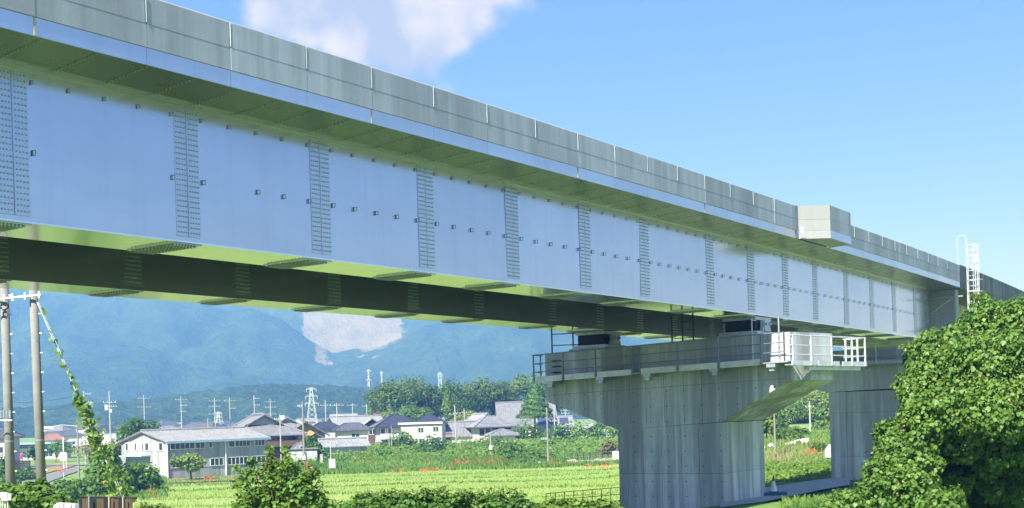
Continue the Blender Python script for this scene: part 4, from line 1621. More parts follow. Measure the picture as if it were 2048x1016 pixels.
h = House('porch_house', 'low house with small grey hip roof among bushes below the temple', 'house', 1004, 228, 4.4, 4, 8)
h.wall(hz(1004, 868, 228), M['plaster'])
h.hip(.9, M['tile'], .7, .1)

h = House('temple', 'temple with a great steep grey tiled roof behind the conifer', 'temple', 1052, 300, 12.5, 12, 4)
h.wall(hz(1052, 845, 300), M['plaster'])
h.gable(4.9, M['tile'], .9, 'x', wallmat=M['plaster'])
h.block('porch', M['plaster'], 1, 5, -7.5, -6.0, 0, hz(1052, 850, 300))
h = House('solar_house', 'low pale roofed house with solar panels right of the temple', 'house', 1108, 280, 7.6, 6, 2)
h.wall(hz(1108, 851, 280), M['plaster'])
h.gable(1.9, M['tilel'], .5, 'x', wallmat=M['plaster'], ribs=False)
for x in (-2.6, -.2, 2.2):
    mb = MB()
    f0, f1 = .2, .85
    e = lambda f, dx, o: h.L(x + dx, -(h.d / 2) * (1 - f), h.h + 1.9 * f + o)
    mb.hexa([e(f0, -1, .05), e(f0, 1, .05), e(f1, 1, .05), e(f1, -1, .05)], [e(f0, -1, .12), e(f0, 1, .12), e(f1, 1, .12), e(f1, -1, .12)])
    mb.build('solar_panel', M['solar'], h.o)
h = House('awning_house', 'small grey house with green awning partly behind the near pier', 'house', 1192, 250, 5.0, 5, 6)
h.wall(hz(1192, 858, 250), M['greywall'])
h.gable(1.3, M['tile'], .5, 'y', wallmat=M['greywall'])
mb = MB()
e = hz(1192, 858, 250)
mb.hexa([h.L(-2.6, -3.4, e - 1.0), h.L(1.0, -3.4, e - 1.0), h.L(1.0, -2.5, e + .1), h.L(-2.6, -2.5, e + .1)], [h.L(-2.6, -3.4, e - .9), h.L(1.0, -3.4, e - .9), h.L(1.0, -2.5, e + .2), h.L(-2.6, -2.5, e + .2)])
mb.build('awning', M['greenaw'], h.o)
h.window('f', -.4, .9, 1.6, 1.2, 2)

# left of the workshop
h = House('flat_roof_store', 'low cream store with flat pale blue roof at far left', 'building', 78, 300, 13.5, 8, 10)
zt = hz(78, 888, 300)
h.wall(zt, M['plaster'])
h.block('roof', M['bluegut'], -7.4, 7.4, -4.8, 4.8, zt, zt + .35)
h.block('roof_band', M['black'], -7.2, 7.2, -4.7, -4.6, zt - .9, zt - .003)
for x in (-3, 0, 3):
    h.window('f', x, .6, 1.8, 1.3, 2)
h = House('grey_house', 'grey house cut off by the left edge of the photo', 'house', -2, 215, 5.0, 7, 4)
h.wall(hz(0, 872, 215), M['greywall'])
h.hip(1.2, M['tiled'], .7, .4)
h.window('f', 1.3, 1.0, 1.4, 1.2, 2)
h.window('f', 1.3, 3.2, 1.4, 1.0, 2)
h = House('white_cottage', 'little white gabled cottage left of the round dark tree', 'house', 211, 330, 3.6, 5, 10)
h.wall(hz(211, 876, 330), M['plaster'])
h.gable(1.5, M['plaster'], .3, 'y', wallmat=M['plaster'], ribs=False)
h.window('f', 0, 1.4, .9, 1.0, 1)
h = House('terracotta_house', 'house with terracotta roof on the far left skyline', 'house', 106, 420, 8.0, 7, 14)
h.wall(hz(106, 879, 420), M['plaster'])
h.hip(1.9, M['orangeroof'], .6, .35)
h.window('f', 0, 1.2, 1.4, 1.0, 2)

# the far town: small houses, one built, the rest copies
protos = []
for k, (wm, rm_, kind) in enumerate((('plaster', 'tiled', 'g'), ('greywall', 'tile', 'h'), ('cream', 'tileb', 'h'), ('plaster', 'tilel', 'g'), ('plaster', 'tiled', 'h'))):
    px = 330 + 22 * k
    h = House('town_house', 'tiny distant house in the hazy town below the foothill', 'house', px, 640 + 13 * k, 8.5, 7.5, 10 * k, 'houses of the far town')
    h.wall(4.2 + .5 * (k % 3), M[wm])
    if kind == 'g':
        h.gable(2.0, M[rm_], .6, 'x', wallmat=M[wm], ribs=False)
    else:
        h.hip(1.9, M[rm_], .6, .35, ribs=False)
    h.window('f', 0, 1.0, 3.0, 1.2, 2)
    protos.append(h.o)


def copy_tree(o, parent=None):
    c = o.copy()
    COL.objects.link(c)
    ORIGIN[c.name] = Vector((0, 0, 0))
    if parent:
        c.parent = parent
    for ch in list(o.children):
        copy_tree(ch, c)
    return c


rt = random.Random(11)
for k in range(52):
    o = copy_tree(protos[k % 5])
    px = rt.choice((rt.uniform(90, 245), rt.uniform(310, 480), rt.uniform(-20, 480), rt.uniform(560, 760)))
    Y = rt.uniform(430, 820)
    o.location = GY(px, Y)
    o.rotation_euler = (0, 0, rt.uniform(-.6, .6))
    s_ = rt.uniform(.75, 1.1)
    o.scale = (s_, s_, s_ * rt.uniform(.9, 1.2))
# ------------------------------------------------------------------ poles, pylons, wires
def pole(label, px, Y, pytop, arms=(), r=0.15, mat='polefar', extra=None, group='utility poles', name='utility_pole', lean=0.0, pxtop=None):
    b = GY(px, Y)
    top = P(pxtop if pxtop is not None else px, pytop, Y)
    if pxtop is None:
        top = Vector((b.x, b.y, top.z))
    t = thing(name, label, 'pole', b, group)
    mb = MB()
    mb.tube(b - Vector((0, 0, .4)), top, r * .9, 10, r * .6)
    mb.build('shaft', M[mat], t, smooth=False)
    ax = (top - b).normalized()
    for (dz, hw, side) in arms:
        c = top - ax * dz
        d = Vector((math.cos(.35), math.sin(.35), 0))
        a0, a1 = c - d * hw * (1 if side <= 0 else .15), c + d * hw * (1 if side >= 0 else .15)
        mb = MB()
        mb.tube(a0, a1, .05, 5)
        arm = mb.build('crossarm', M['arm'], t)
        im = MB()
        for k in range(4):
            p = a0.lerp(a1, (k + .15) / 3.3)
            im.tube(p + Vector((0, 0, .05)), p + Vector((0, 0, .26)), .05, 6, .03)
        im.build('insulators', M['porcelain'], arm)
    if extra == 'transformer':
        c = top - ax * 2.6
        mb = MB()
        mb.tube(c + Vector((-.45, -.1, -.5)), c + Vector((-.45, -.1, .35)), .30, 10)
        mb.tube(c + Vector((.30, -.15, -.9)), c + Vector((.30, -.15, -.4)), .16, 8)
        mb.build('transformer', M['porcelain'], t)
    if extra == 'box':
        c = b + Vector((0, -.2, 1.6))
        mb = MB()
        mb.box(c, (.42, .3, .6))
        mb.build('meter_box', M['white'], t)
    if extra == 'lamp':
        c = top - ax * 1.0
        mb = MB()
        mb.path([c, c + Vector((-2.2, 0, .25)), c + Vector((-3.2, 0, 0.1))], .05, 5)
        mb.build('lamp_arm', M['galvlight'], t)
        mb = MB()
        mb.box(c + Vector((-4.0, 0, -.05)), (1.7, .5, .3))
        mb.build('lamp_head', M['white'], t)
    return t, top


# the two big concrete poles near the left edge
def bigpole(label, pxb, pyb, pxt, pyt, Y):
    b = P(pxb, pyb, Y)
    tp = P(pxt, pyt, Y)
    ax = (tp - b).normalized()
    base = b - ax * ((b.z - float(gz(b.x, b.y)) + .4) / ax.z)
    top = b + ax * 9.4
    t = thing('utility_pole', label, 'pole', base, 'big concrete poles at left')
    mb = MB()
    mb.tube(base, top, .19, 20, .15)
    mb.build('shaft', M['polecon'], t, smooth=True)
    bolt = MB()
    k = 1.0
    while k < 11:
        c = base + ax * k
        bolt.tube(c, c + Vector((.27, -.03, 0)), .014, 5)
        k += .75
    bolt.build('step_bolts', M['galv'], t, 'stuff')
    for k in (2.2, 4.4, 8.2):
        mb = MB()
        c = base + ax * k
        mb.tube(c - ax * .03, c + ax * .03, .197 - k * .004, 16)
        mb.build('band', M['galv'], t)
    return t, base, top, ax


pa, ba, ta, axa = bigpole('left one of the two stout concrete poles, with insulator loop near its top', 22, 985, 9, 590, 48)
pb, bb, tb_, axb = bigpole('right one of the two stout concrete poles, with the vine wire tied to it', 84, 985, 67, 590, 48)
mb = MB()
c0, c1 = P(-30, 601, 47.7), P(82, 590, 47.7)
mb.tube(c0, c1, .045, 8)
arm = mb.build('crossarm', M['galvlight'], pb)
for k in (.35, .5, .72, .97):
    mb = MB()
    p = c0.lerp(c1, k)
    mb.tube(p + Vector((0, -.02, -.12)), p + Vector((0, -.02, .16)), .045, 8)
    mb.build('insulator', M['porcelain'], arm)
mb = MB()
pp = [P(9 + 12 * math.sin(a) - 4, 612 + 8 * math.cos(a), 47.6) for a in np.linspace(0, 5.0, 10)]
mb.path(pp, .03, 6)
mb.path([P(-40, 622, 47.6), P(4, 616, 47.6)], .035, 6)
mb.build('cable_loop', M['black'], pa)
mb = MB()
for k in range(4):
    mb.tube(P(2 + 6 * k, 820, 47.4), P(2 + 6 * k, 836, 47.4), .05, 8)
mb.tube(P(-30, 841, 47.4), P(24, 841, 47.4), .03, 5)
mb.build('fuse_bank', M['galv'], pa)

POLES = [
    ('tall street lamp pole with long white lamp arm left of the vine', 158, 175, 838, [], .16, 'lamp'),
    ('dark pole just behind the vine with two crossarms at its top', 172, 235, 782, [(.6, 1.2, 1), (2.2, 1.4, 1)], .15, None),
    ('pole carrying a white transformer between vine and round tree', 223, 205, 782, [(1.9, 1.0, 0), (2.6, 1.1, 1)], .15, 'transformer'),
    ('slim pole rising behind the round dark tree', 291, 330, 790, [(.9, 1.6, 0), (3.2, 1.8, 0)], .17, None),
    ('slim pole rising behind the left half of the workshop roof', 365, 330, 793, [(.8, 1.5, 0), (2.4, 1.5, 1), (4.0, 1.2, 1)], .17, None),
    ('slim pole in front of the small lattice pylon', 432, 330, 796, [(.8, 1.4, 0), (2.2, 1.5, 0), (4.2, 1.6, 0)], .17, None),
    ('slim pole right of the small lattice pylon', 462, 335, 795, [(.9, 1.4, 0), (3.0, 1.5, 1)], .17, None),
    ('pole above the left end of the old house ridge', 511, 320, 791, [(.8, 1.4, 1), (2.5, 1.4, 1), (5.2, 2.2, 0)], .17, None),
    ('pole with many short arms above the right slope of the old house roof', 543, 330, 798, [(.8, 1.3, 0), (2.2, 1.4, 0), (4.0, 1.4, 0), (5.2, 1.2, 0)], .17, None),
    ('thin pale pole in front of the old house balcony', 563, 180, 828, [(.8, .8, -1)], .13, None),
    ('thick brown pole in front of the ochre house', 609, 176, 803, [(.7, .7, -1)], .20, 'box'),
    ('pole left of the broad pale tiled roof', 653, 300, 800, [(1.3, 1.3, 0), (4.6, 1.5, 0)], .16, None),
    ('white pole before the left slope of the pale tiled roof', 676, 250, 806, [(.5, 1.4, 0), (2.6, 1.0, 1)], .17, None),
    ('white pole above the ridge of the pale tiled roof', 707, 320, 806, [(.6, 1.4, 0), (3.2, 1.4, 0)], .16, None),
    ('pole at the left edge of the dark grove', 735, 330, 808, [(.6, 1.2, 0)], .15, None),
    ('white pole with one crossarm in front of the barn', 912, 215, 811, [(1.5, 1.0, 0)], .16, None),
    ('short pole rising behind the small stepped gable', 930, 280, 817, [(.9, 1.6, 0)], .16, None),
    ('thin pole among bushes with a small white box near its foot', 982, 185, 866, [], .10, 'box'),
    ('tall pale pole left of the near pier above the lilies', 1097, 165, 815, [(4.2, .9, -1)], .17, None),
    ('short pole right of the tall pale pole by the pier', 1110, 240, 809, [(3.2, 1.0, 0)], .15, None),
    ('white pole with small star of arms near the sloping pier cap', 1132, 290, 817, [(.5, 1.2, 0), (1.2, 1.0, 0)], .16, None),
    ('left one of the thin twin pipes before the blue roofed house', 779, 210, 868, [], .07, None),
    ('right one of the thin twin pipes before the blue roofed house', 784, 210, 852, [], .07, None),
    ('pale pole standing in the gap between the two piers', 1551, 117, 824, [], .13, None),
    ('pole with box and crossarm before the forest between the piers', 1621, 182, 802, [(.9, .7, 0)], .15, None),
    ('small pole in the town between lattice pylon and workshop roof', 417, 420, 835, [(.8, 1.0, 0)], .16, None),
]
TOP = {}
for (lb, px, Y, pt, arms, r, ex) in POLES:
    t_, tp_ = pole(lb, px, Y, pt, arms, r, 'polecon' if Y < 180 else 'polefar', ex)
    TOP[px] = tp_


def wire(label, pts, sag=1.0, r=.032):
    mb = MB()
    a0 = Vector(pts[0])
    for a, b in zip(pts[:-1], pts[1:]):
        a, b = Vector(a), Vector(b)
        q = [a.lerp(b, k / 10) - Vector((0, 0, sag * 4 * (k / 10) * (1 - k / 10))) for k in range(11)]
        mb.path(q, r, 4)
    o = mb.build('overhead_wire', M['wire'])
    return tag(o, label, 'wire', 'overhead wires')


dz = lambda v, k: v - Vector((0, 0, k))
wire('upper black wire strung from the vine pole past the transformer pole to the right', [P(-30, 800, 225), dz(TOP[172], .4), dz(TOP[223], 1.6), dz(TOP[291], 3.0), dz(TOP[365], 3.6)], 1.0)
wire('lower black wire strung from the vine pole past the transformer pole to the right', [P(-30, 815, 225), dz(TOP[172], 2.0), dz(TOP[223], 2.4), dz(TOP[365], 4.8), dz(TOP[462], 4.8)], 1.2)
wire('wire running along the row of slim poles above the workshop', [dz(TOP[291], .7), dz(TOP[365], .7), dz(TOP[432], .7), dz(TOP[462], .7), dz(TOP[511], .7), dz(TOP[543], .7)], .9, .018)
wire('wire from the thick brown pole to the white pole by the barn', [dz(TOP[609], .6), dz(TOP[676], .6), dz(TOP[912], 1.6)], 1.4, .018)
wire('wire from the barn pole to the tall pale pole near the pier', [dz(TOP[912], 1.6), dz(TOP[1097], .8)], 1.5, .018)


def pylon(label, px, Y, pytop, w=5.0, arms=3, base_py=None):
    b = GY(px, Y)
    top = P(px, pytop, Y).z
    H = top - b.z
    t = thing('pylon', label, 'pylon', b)
    mb = MB()
    q = lambda f: w / 2 * (1 - f) ** 1.2 + .35
    lv = 9
    rr_ = max(.05, Y * .00014)
    for k in range(lv):
        f0, f1 = k / lv, (k + 1) / lv
        c0 = [Vector((b.x + s1 * q(f0), b.y + s2 * q(f0), b.z + H * f0)) for s1, s2 in ((-1, -1), (1, -1), (1, 1), (-1, 1))]
        c1 = [Vector((b.x + s1 * q(f1), b.y + s2 * q(f1), b.z + H * f1)) for s1, s2 in ((-1, -1), (1, -1), (1, 1), (-1, 1))]
        for i in range(4):
            mb.tube(c0[i], c1[i], rr_, 4)
            mb.tube(c0[i], c1[(i + 1) % 4], rr_ * .7, 4)
            mb.tube(c0[(i + 1) % 4], c1[i], rr_ * .7, 4)
    mb.build('lattice', M['galvlight'], t)
    for k in range(arms):
        z = b.z + H * (.97 - .16 * k)
        hw = w * (.45 + .08 * k)
        am = MB()
        for s1 in (-1, 1):
            am.tube((b.x, b.y, z + .5), (b.x + s1 * hw, b.y, z), rr_, 4)
            am.tube((b.x, b.y, z - .3), (b.x + s1 * hw, b.y, z), rr_, 4)
            am.tube((b.x + s1 * hw, b.y, z), (b.x + s1 * hw, b.y, z - 1.2), rr_ * 1.3, 5)
        am.build('crossarm', M['galvlight'], t)
    return t


pylon('white lattice pylon with three crossarms behind the ochre house', 625, 480, 775, 4.2)
pylon('small lattice pylon low behind the workshop roof', 438, 520, 824, 3.0)
pylon('faint lattice mast on the mountain foot left of the grove', 740, 1250, 738, 5.0, 2)
pylon('thin mast left of the pale quarry strip above the grove', 766, 1250, 742, 2.5, 1)
pylon('white antenna mast rising from the treetops of the grove', 883, 420, 744, 1.6, 1)

# guy wire of the right big pole, overgrown by a vine
g0, g1 = P(74, 604, 47.6), P(205, 905, 47.6)
gv = thing('guy_wire', 'slanting guy wire from the right stout pole overgrown with a leafy vine', 'wire', Vector((g1.x, g1.y, float(gz(g1.x, g1.y)))))
mb = MB()
mb.tube(g0, g0.lerp(g1, 1.45), .022, 6)
mb.tube(g0 + Vector((.05, 0, 0)), g0.lerp(g1, 1.45) + Vector((.09, 0, 0)), .012, 5)
mb.build('cable', M['galvlight'], gv)
lf = leaf_mesh('vine_leaf', np.zeros((1, 3)), np.array([[0, -1.0, .25]]), [1.0], np.array([.55]), LEAF7, np.array([[0, 0, -1.0]]), M['vine'])
rv = random.Random(5)
for k in range(70):
    f = (k / 70) ** .62 * .98 + rv.uniform(-.01, .01)
    if rv.random() < .25 and f < .6:
        f = round(f * 9) / 9
    c = g0.lerp(g1, f) + Vector((rv.gauss(.05, .06 + .14 * f * f), rv.uniform(-.2, .1), rv.gauss(0, .10)))
    o = inst('leaf', lf, c, gv, rot=(rv.uniform(-.7, .7), rv.uniform(-.9, .9), rv.uniform(-1.2, 1.2)))
    s_ = rv.uniform(.11, .21)
    o.scale = (s_, s_, s_)
n = 420
f = RNG.uniform(.62, 1.30, n)
A0, A1 = np.array(g0), np.array(g1)
pos = A0 + (A1 - A0) * f[:, None] + RNG.normal(size=(n, 3)) * (0.08 + 0.26 * np.clip(f - .6, 0, 1))[:, None]
o0 = np.array(gv.location)
me = leaf_mesh('vine_foliage', pos - o0, RNG.normal(size=(n, 3)) + np.array([0, -1, .6]), RNG.uniform(.10, .20, n), RNG.normal(.5, .2, n), LEAF7, RNG.normal(size=(n, 3)) * .5 + np.array([0, 0, -1]), M['vine'])
link('vine_foliage', me, None, gv, 'stuff', fix=False, o0=o0)
# ------------------------------------------------------------------ trees and shrubs
def lob(px, py, Y, rpx, ry=None, sq=1.0):
    r = rpx / FPX * Y
    c = P(px, py, Y)
    return ((c.x, c.y, c.z), (r, ry or r, r * sq))


# the big vine-covered tree at right
TL = [lob(1985, 665, 27.5, 78), lob(2052, 650, 27, 72), lob(1905, 705, 27.4, 62), lob(1880, 745, 27, 60), lob(1960, 745, 26.2, 85), lob(2045, 745, 25.8, 88),
      lob(1850, 790, 26.8, 52), lob(1935, 815, 25.8, 66), lob(2010, 820, 25.2, 72), lob(2075, 810, 25.2, 70), lob(1845, 850, 26.2, 58), lob(1900, 880, 26.6, 50),
      lob(1795, 905, 26.3, 52), lob(1838, 920, 25.8, 45), lob(1768, 955, 25.6, 48), lob(1815, 985, 25.2, 60), lob(1745, 1000, 25.0, 45), lob(1700, 1010, 24.8, 38), lob(1662, 1030, 24.6, 38),
      lob(1620, 1045, 24.4, 34), lob(1870, 1030, 24.6, 50), lob(2110, 760, 26, 110), lob(2120, 880, 26, 80), lob(1835, 700, 27.6, 26), lob(1822, 765, 27.2, 28), lob(1775, 860, 26.8, 26), lob(2090, 690, 26.5, 80)]
HANG = [lob(1955, 905, 27.2, 34), lob(2030, 925, 27.0, 40), lob(1992, 975, 27.0, 34), lob(1915, 965, 27.0, 34), lob(2050, 990, 26.6, 34), lob(1960, 860, 26.0, 40), lob(1930, 900, 26.3, 32), lob(2000, 905, 26.0, 36), lob(2048, 900, 25.8, 40), lob(1900, 1000, 26.0, 34), lob(1975, 930, 26.6, 32)]
base = GY(1985, 28.5)
t = thing('vine_covered_tree', 'big tree smothered in bright kudzu leaves at the right edge', 'tree', base)
o0 = np.array(base)
lb = []
for l in TL + HANG:
    lb.append((l[0], tuple(x * .86 for x in l[1])))
    for q in clumpy(l[0], l[1], 12, .30):
        o_ = Vector(q[0]) - Vector(l[0])
        lb.append((tuple(Vector(l[0]) + o_ * random.uniform(1.0, 1.34)), q[1]))
pos, nr, sz_, up = lobes_leaves(lb, 85000, .076, 1.3, .70, .72)
sz_ = sz_ * RNG.choice([.6, 1.0, 1.3], len(sz_), p=[.35, .5, .15])
keep = pos[:, 2] > gz(pos[:, 0], pos[:, 1]) + .05
pos, nr, sz_, up = pos[keep], nr[keep], sz_[keep], up[keep]
yel = np.exp(-(((pos - np.array(P(2000, 790, 25.5))) / np.array([.8, 1.6, .45])) ** 2).sum(1))
tint = clump_tint(pos, .42, .22, 3.0) + .30 * yel * RNG.random(len(pos)) * 1.4 + (RNG.random(len(pos)) < .012) * .5
me = leaf_mesh('foliage', pos - o0, nr, sz_, tint, LEAF7, up, M['vine'])
link('foliage', me, None, t, 'stuff', fix=False, o0=base)
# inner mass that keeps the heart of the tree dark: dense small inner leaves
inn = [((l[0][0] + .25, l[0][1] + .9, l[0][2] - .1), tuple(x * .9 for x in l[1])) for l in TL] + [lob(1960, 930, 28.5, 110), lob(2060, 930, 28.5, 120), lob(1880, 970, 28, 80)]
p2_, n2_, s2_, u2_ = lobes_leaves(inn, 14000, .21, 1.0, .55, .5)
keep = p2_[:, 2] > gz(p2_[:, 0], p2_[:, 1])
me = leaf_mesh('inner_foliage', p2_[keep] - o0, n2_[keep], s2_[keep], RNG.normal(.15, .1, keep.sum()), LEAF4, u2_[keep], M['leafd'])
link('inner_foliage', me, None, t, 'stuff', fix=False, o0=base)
mb = MB()
branchy(mb, base - Vector((0, 0, .3)), P(1985, 700, 28), .22, [TL[i][0] for i in (0, 1, 2, 4, 5, 7, 8, 10, 13)])
branchy(mb, GY(2035, 28.3) - Vector((0, 0, .3)), P(2060, 720, 28), .16, [TL[i][0] for i in (1, 5, 9)])
mb.build('trunk', M['bark'], t, smooth=True)
# the largest leaves, each by itself
lf2 = [leaf_mesh('kudzu_leaf', np.zeros((1, 3)), np.array([[0, -.8, .6]]), [1.0], np.array([v]), LEAF7, np.array([[0, -.3, -1.0]]), M['vine']) for v in (.40, .55, .65, .82)]
rl = random.Random(9)
n_ = 0
while n_ < 240:
    l = TL[rl.randrange(0, 23)]
    an, el = rl.uniform(-2.4, -.7), rl.uniform(-.5, 1.0)
    d = Vector((math.cos(an) * math.cos(el), math.sin(an) * math.cos(el), math.sin(el)))
    c = Vector(l[0]) + Vector((d.x * l[1][0], d.y * l[1][1], d.z * l[1][2])) * 1.05
    if c.z < .4:
        continue
    o = inst('leaf', rl.choice(lf2), c, t, rot=(rl.uniform(-.5, .5), rl.uniform(-.6, .6), an + math.pi / 2 + rl.uniform(-.7, .7)))
    s_ = rl.uniform(.075, .11)
    o.scale = (s_, s_, s_)
    n_ += 1


def shrub(name, label, lobes, n, leaf, mat, tint=.45, spread=.3, group=None, tpl=LEAF4, droop=.3, base=None, stems=True, sub=5, cat='shrub', jitter=.5, shell=.7):
    c = lobes[0][0]
    base = base or Vector((c[0], c[1], float(gz(c[0], c[1]))))
    t = thing(name, label, cat, base, group)
    lb = []
    for l in lobes:
        lb.append(l)
        if sub:
            lb += clumpy(l[0], l[1], sub, .42)
    pos, nr, sz_, up = lobes_leaves(lb, n, leaf, droop, shell, jitter)
    k = pos[:, 2] > gz(pos[:, 0], pos[:, 1]) - .05
    pos, nr, sz_, up = pos[k], nr[k], sz_[k], up[k]
    o0 = np.array(base)
    r = max(l[1][0] for l in lobes)
    me = leaf_mesh('foliage', pos - o0, nr, sz_, clump_tint(pos, tint, spread, 2.4 / r), tpl, up, mat)
    link('foliage', me, None, t, fix=False, o0=base)
    if stems:
        mb = MB()
        for l in lobes[:6]:
            mb.tube(base + Vector((random.uniform(-.2, .2), 0, -.1)), Vector(l[0]), max(.02, r * .03), 5, .01)
        mb.build('stem', M['bark'], t)
    return t


# bush in the middle foreground with its long shoots
B = [lob(570, 1020, 22.0, 55, sq=.75), lob(520, 1005, 22.2, 36), lob(622, 1008, 22.0, 36), lob(560, 975, 22.3, 34), lob(596, 980, 21.8, 32), lob(645, 1030, 21.8, 34), lob(490, 1025, 22.3, 32),
     lob(543, 935, 22.2, 15, sq=1.5), lob(574, 930, 22.3, 13, sq=1.7), lob(500, 948, 22.2, 14), lob(478, 962, 22.3, 9), lob(622, 950, 22.0, 12), lob(505, 925, 22.2, 7, sq=2.2), lob(470, 935, 22.2, 6), lob(632, 942, 22.0, 8), lob(572, 900, 22.3, 7, sq=1.6), lob(540, 900, 22.2, 6, sq=1.6)]
bt = shrub('bush', 'leafy bush with upright shoots in the middle foreground before the workshop', B, 5200, .068, M['leafm'], .58, .35, tpl=LEAF7, droop=.4, sub=7, shell=.5, jitter=.7)


def shoots(root, defs, mat, leaf, per, tint=.6, wob=.10, tpl=LEAF7, each=True):
    """leafy shoots: each a bent stem with leaves set along it. defs: (foot, tip)"""
    P_, N_, U_, S_ = [], [], [], []
    mb = MB()
    for (a, b) in defs:
        a, b = Vector(a), Vector(b)
        L_ = (b - a).length
        side = Vector((random.uniform(-1, 1), random.uniform(-1, 1), 0)) * L_ * wob
        pts = [a.lerp(b, k / 6) + side * math.sin(math.pi * k / 6) for k in range(7)]
        mb.path(pts, .010, 4)
        if each:
            mb.build('shoot', M['bark'], root)
            mb = MB()
        for k in range(int(per * L_)):
            f = random.random() ** .8
            x = f * 6
            i0 = min(5, int(x))
            c = pts[i0].lerp(pts[i0 + 1], x - i0)
            an = random.uniform(0, 6.28)
            out = Vector((math.cos(an), math.sin(an), random.uniform(-.3, .6)))
            rr_ = random.uniform(.2, 1.3) * leaf * (1.5 - .6 * f)
            P_.append(c + out * rr_)
            U_.append(out + Vector((0, 0, -.5)))
            N_.append(Vector((out.x * .5, out.y * .5, 1.0)) + Vector((random.gauss(0, .4), random.gauss(0, .4), 0)))
            S_.append(leaf * random.uniform(.6, 1.3) * (1.15 - .4 * f))
    o0 = np.array(root.location)
    me = leaf_mesh('shoot_leaves', np.array(P_) - o0, np.array(N_), np.array(S_), np.clip(RNG.normal(tint, .2, len(P_)), 0, .93), tpl, np.array(U_), mat)
    link('shoot_leaves', me, None, root, 'stuff', fix=False, o0=o0)
    if not each:
        mb.build('shoots', M['bark'], root, 'stuff')


SHT = []
for (tx_, ty_) in ((540, 893), (574, 898), (598, 912), (553, 915), (505, 915), (512, 935), (470, 930), (482, 950), (462, 962), (630, 935), (640, 955), (620, 925), (588, 925), (525, 925), (560, 930), (495, 975), (470, 990), (655, 985), (662, 1000), (610, 945), (535, 945), (650, 965), (478, 1005), (580, 905), (545, 905)):
    Yr = random.uniform(21.6, 22.5)
    SHT.append((P(560 + (tx_ - 560) * .55, 1005, Yr), P(tx_, ty_, Yr)))
shoots(bt, SHT, M['leafm'], .070, 95, .68)
lf3 = leaf_mesh('bush_leaf', np.zeros((1, 3)), np.array([[0, -.8, .6]]), [1.0], np.array([.7]), LEAF7, np.array([[0, 0, -1.0]]), M['leafm'])
for k in range(60):
    l = B[rl.randrange(0, 12)]
    an, el = rl.uniform(-2.4, -.7), rl.uniform(-.3, 1.0)
    d = Vector((math.cos(an) * math.cos(el), math.sin(an) * math.cos(el), math.sin(el)))
    o = inst('leaf', lf3, Vector(l[0]) + d * l[1][0] * 1.04, bt, rot=(rl.uniform(-.5, .5), rl.uniform(-.6, .6), an + math.pi / 2 + rl.uniform(-.7, .7)))
    s_ = rl.uniform(.065, .095)
    o.scale = (s_,) * 3
H_ = [lob(735 + 24 * k + rl.uniform(-8, 8), 1022 - 6 * math.sin(k * .9) - (14 if k == 5 else 0), 26 + rl.uniform(-.4, .4), 28 + rl.uniform(-4, 7)) for k in range(14)]
hg = shrub('hedge', 'dark green hedge along the bottom edge left of the near pier', H_, 9000, .085, M['leafm'], .38, .3, tpl=LEAF7, cat='hedge')
shoots(hg, [(P(735 + 5.4 * k, 1012, 26), P(735 + 5.4 * k + rl.uniform(-14, 14), rl.uniform(976, 996) - (14 if 850 < 735 + 5.4 * k < 890 else 0), 26 + rl.uniform(-.3, .3))) for k in range(60)], M['leafm'], .075, 100, .6, each=False)
H_ = [lob(1065 + 20 * k, 1030 - 10 * rl.random(), 26.5, 24) for k in range(9)]
shrub('weedy_hedge', 'loose yellow green weeds below the red railing at the pier foot', H_, 5000, .075, M['leafy'], .45, .4, tpl=LEAF7, cat='hedge')
H_ = [lob(655 + 22 * k, 1030, 25, 24) for k in range(5)]
shrub('low_shrub', 'low shrub at the bottom edge right of the foreground bush', H_, 2600, .085, M['leafm'], .5, .3, tpl=LEAF7)
H_ = [lob(5, 1000, 40, 34), lob(45, 1005, 40, 36), lob(85, 1002, 40, 32), lob(25, 1000, 40.5, 28), lob(115, 1012, 40, 26), lob(62, 985, 40.2, 24), lob(85, 975, 40.2, 10, sq=1.8)]
shrub('kudzu_bush', 'kudzu bush round the feet of the two stout poles at bottom left', H_, 4200, .15, M['vine'], .45, .25, tpl=LEAF7)
H_ = [lob(140, 1020, 42, 22), lob(290, 1024, 42, 18), lob(320, 1030, 42, 22)]
shrub('low_weeds', 'low weeds beside the dark plank fence at the bottom edge', H_, 1200, .11, M['leafy'], .5, .3, tpl=LEAF7)

# shrubs in front of the workshop
SH = [('dense green shrub under the vine, tallest of the roadside thicket', [(205, 950, 126, 34), (215, 925, 127, 26), (200, 905, 127, 16), (222, 900, 127, 12)], 'leafm', .55),
      ('broad shrub with bronze tips nearest the workshop corner', [(290, 955, 130, 30), (268, 952, 129, 26), (305, 968, 130, 20)], 'leafm', .62),
      ('pale green low shrub in front of the roadside thicket', [(240, 978, 122, 30), (190, 980, 122, 32), (150, 984, 121, 28)], 'leafy', .30),
      ('green shrub by the road edge left of the thicket', [(125, 990, 118, 26), (105, 994, 118, 20)], 'leafm', .5),
      ('round shrub in the middle of the roadside thicket', [(245, 955, 128, 28), (230, 962, 127, 26)], 'leafm', .5)]
for lb_, ls, mt, ti in SH:
    shrub('shrub', lb_, [lob(*q) for q in ls], 1700, .42, M[mt], ti, .3, 'roadside thicket', sub=5)
tree('small_tree', 'small olive green tree casting a dark shadow before the workshop', GY(383, 158), tuple(P(381, 932, 158)), (2.5, 2.0, 1.45), 1500, .34, M['leafm'], nlobe=16, tint=.72, trunk_r=.14, sub=.36, spread=.4)
tree('round_tree', 'round dark green tree rising behind the left end of the workshop', GY(274, 205), tuple(P(274, 868, 205)), (3.5, 3.2, 2.6), 2600, .42, M['leafm'], nlobe=22, tint=.30)
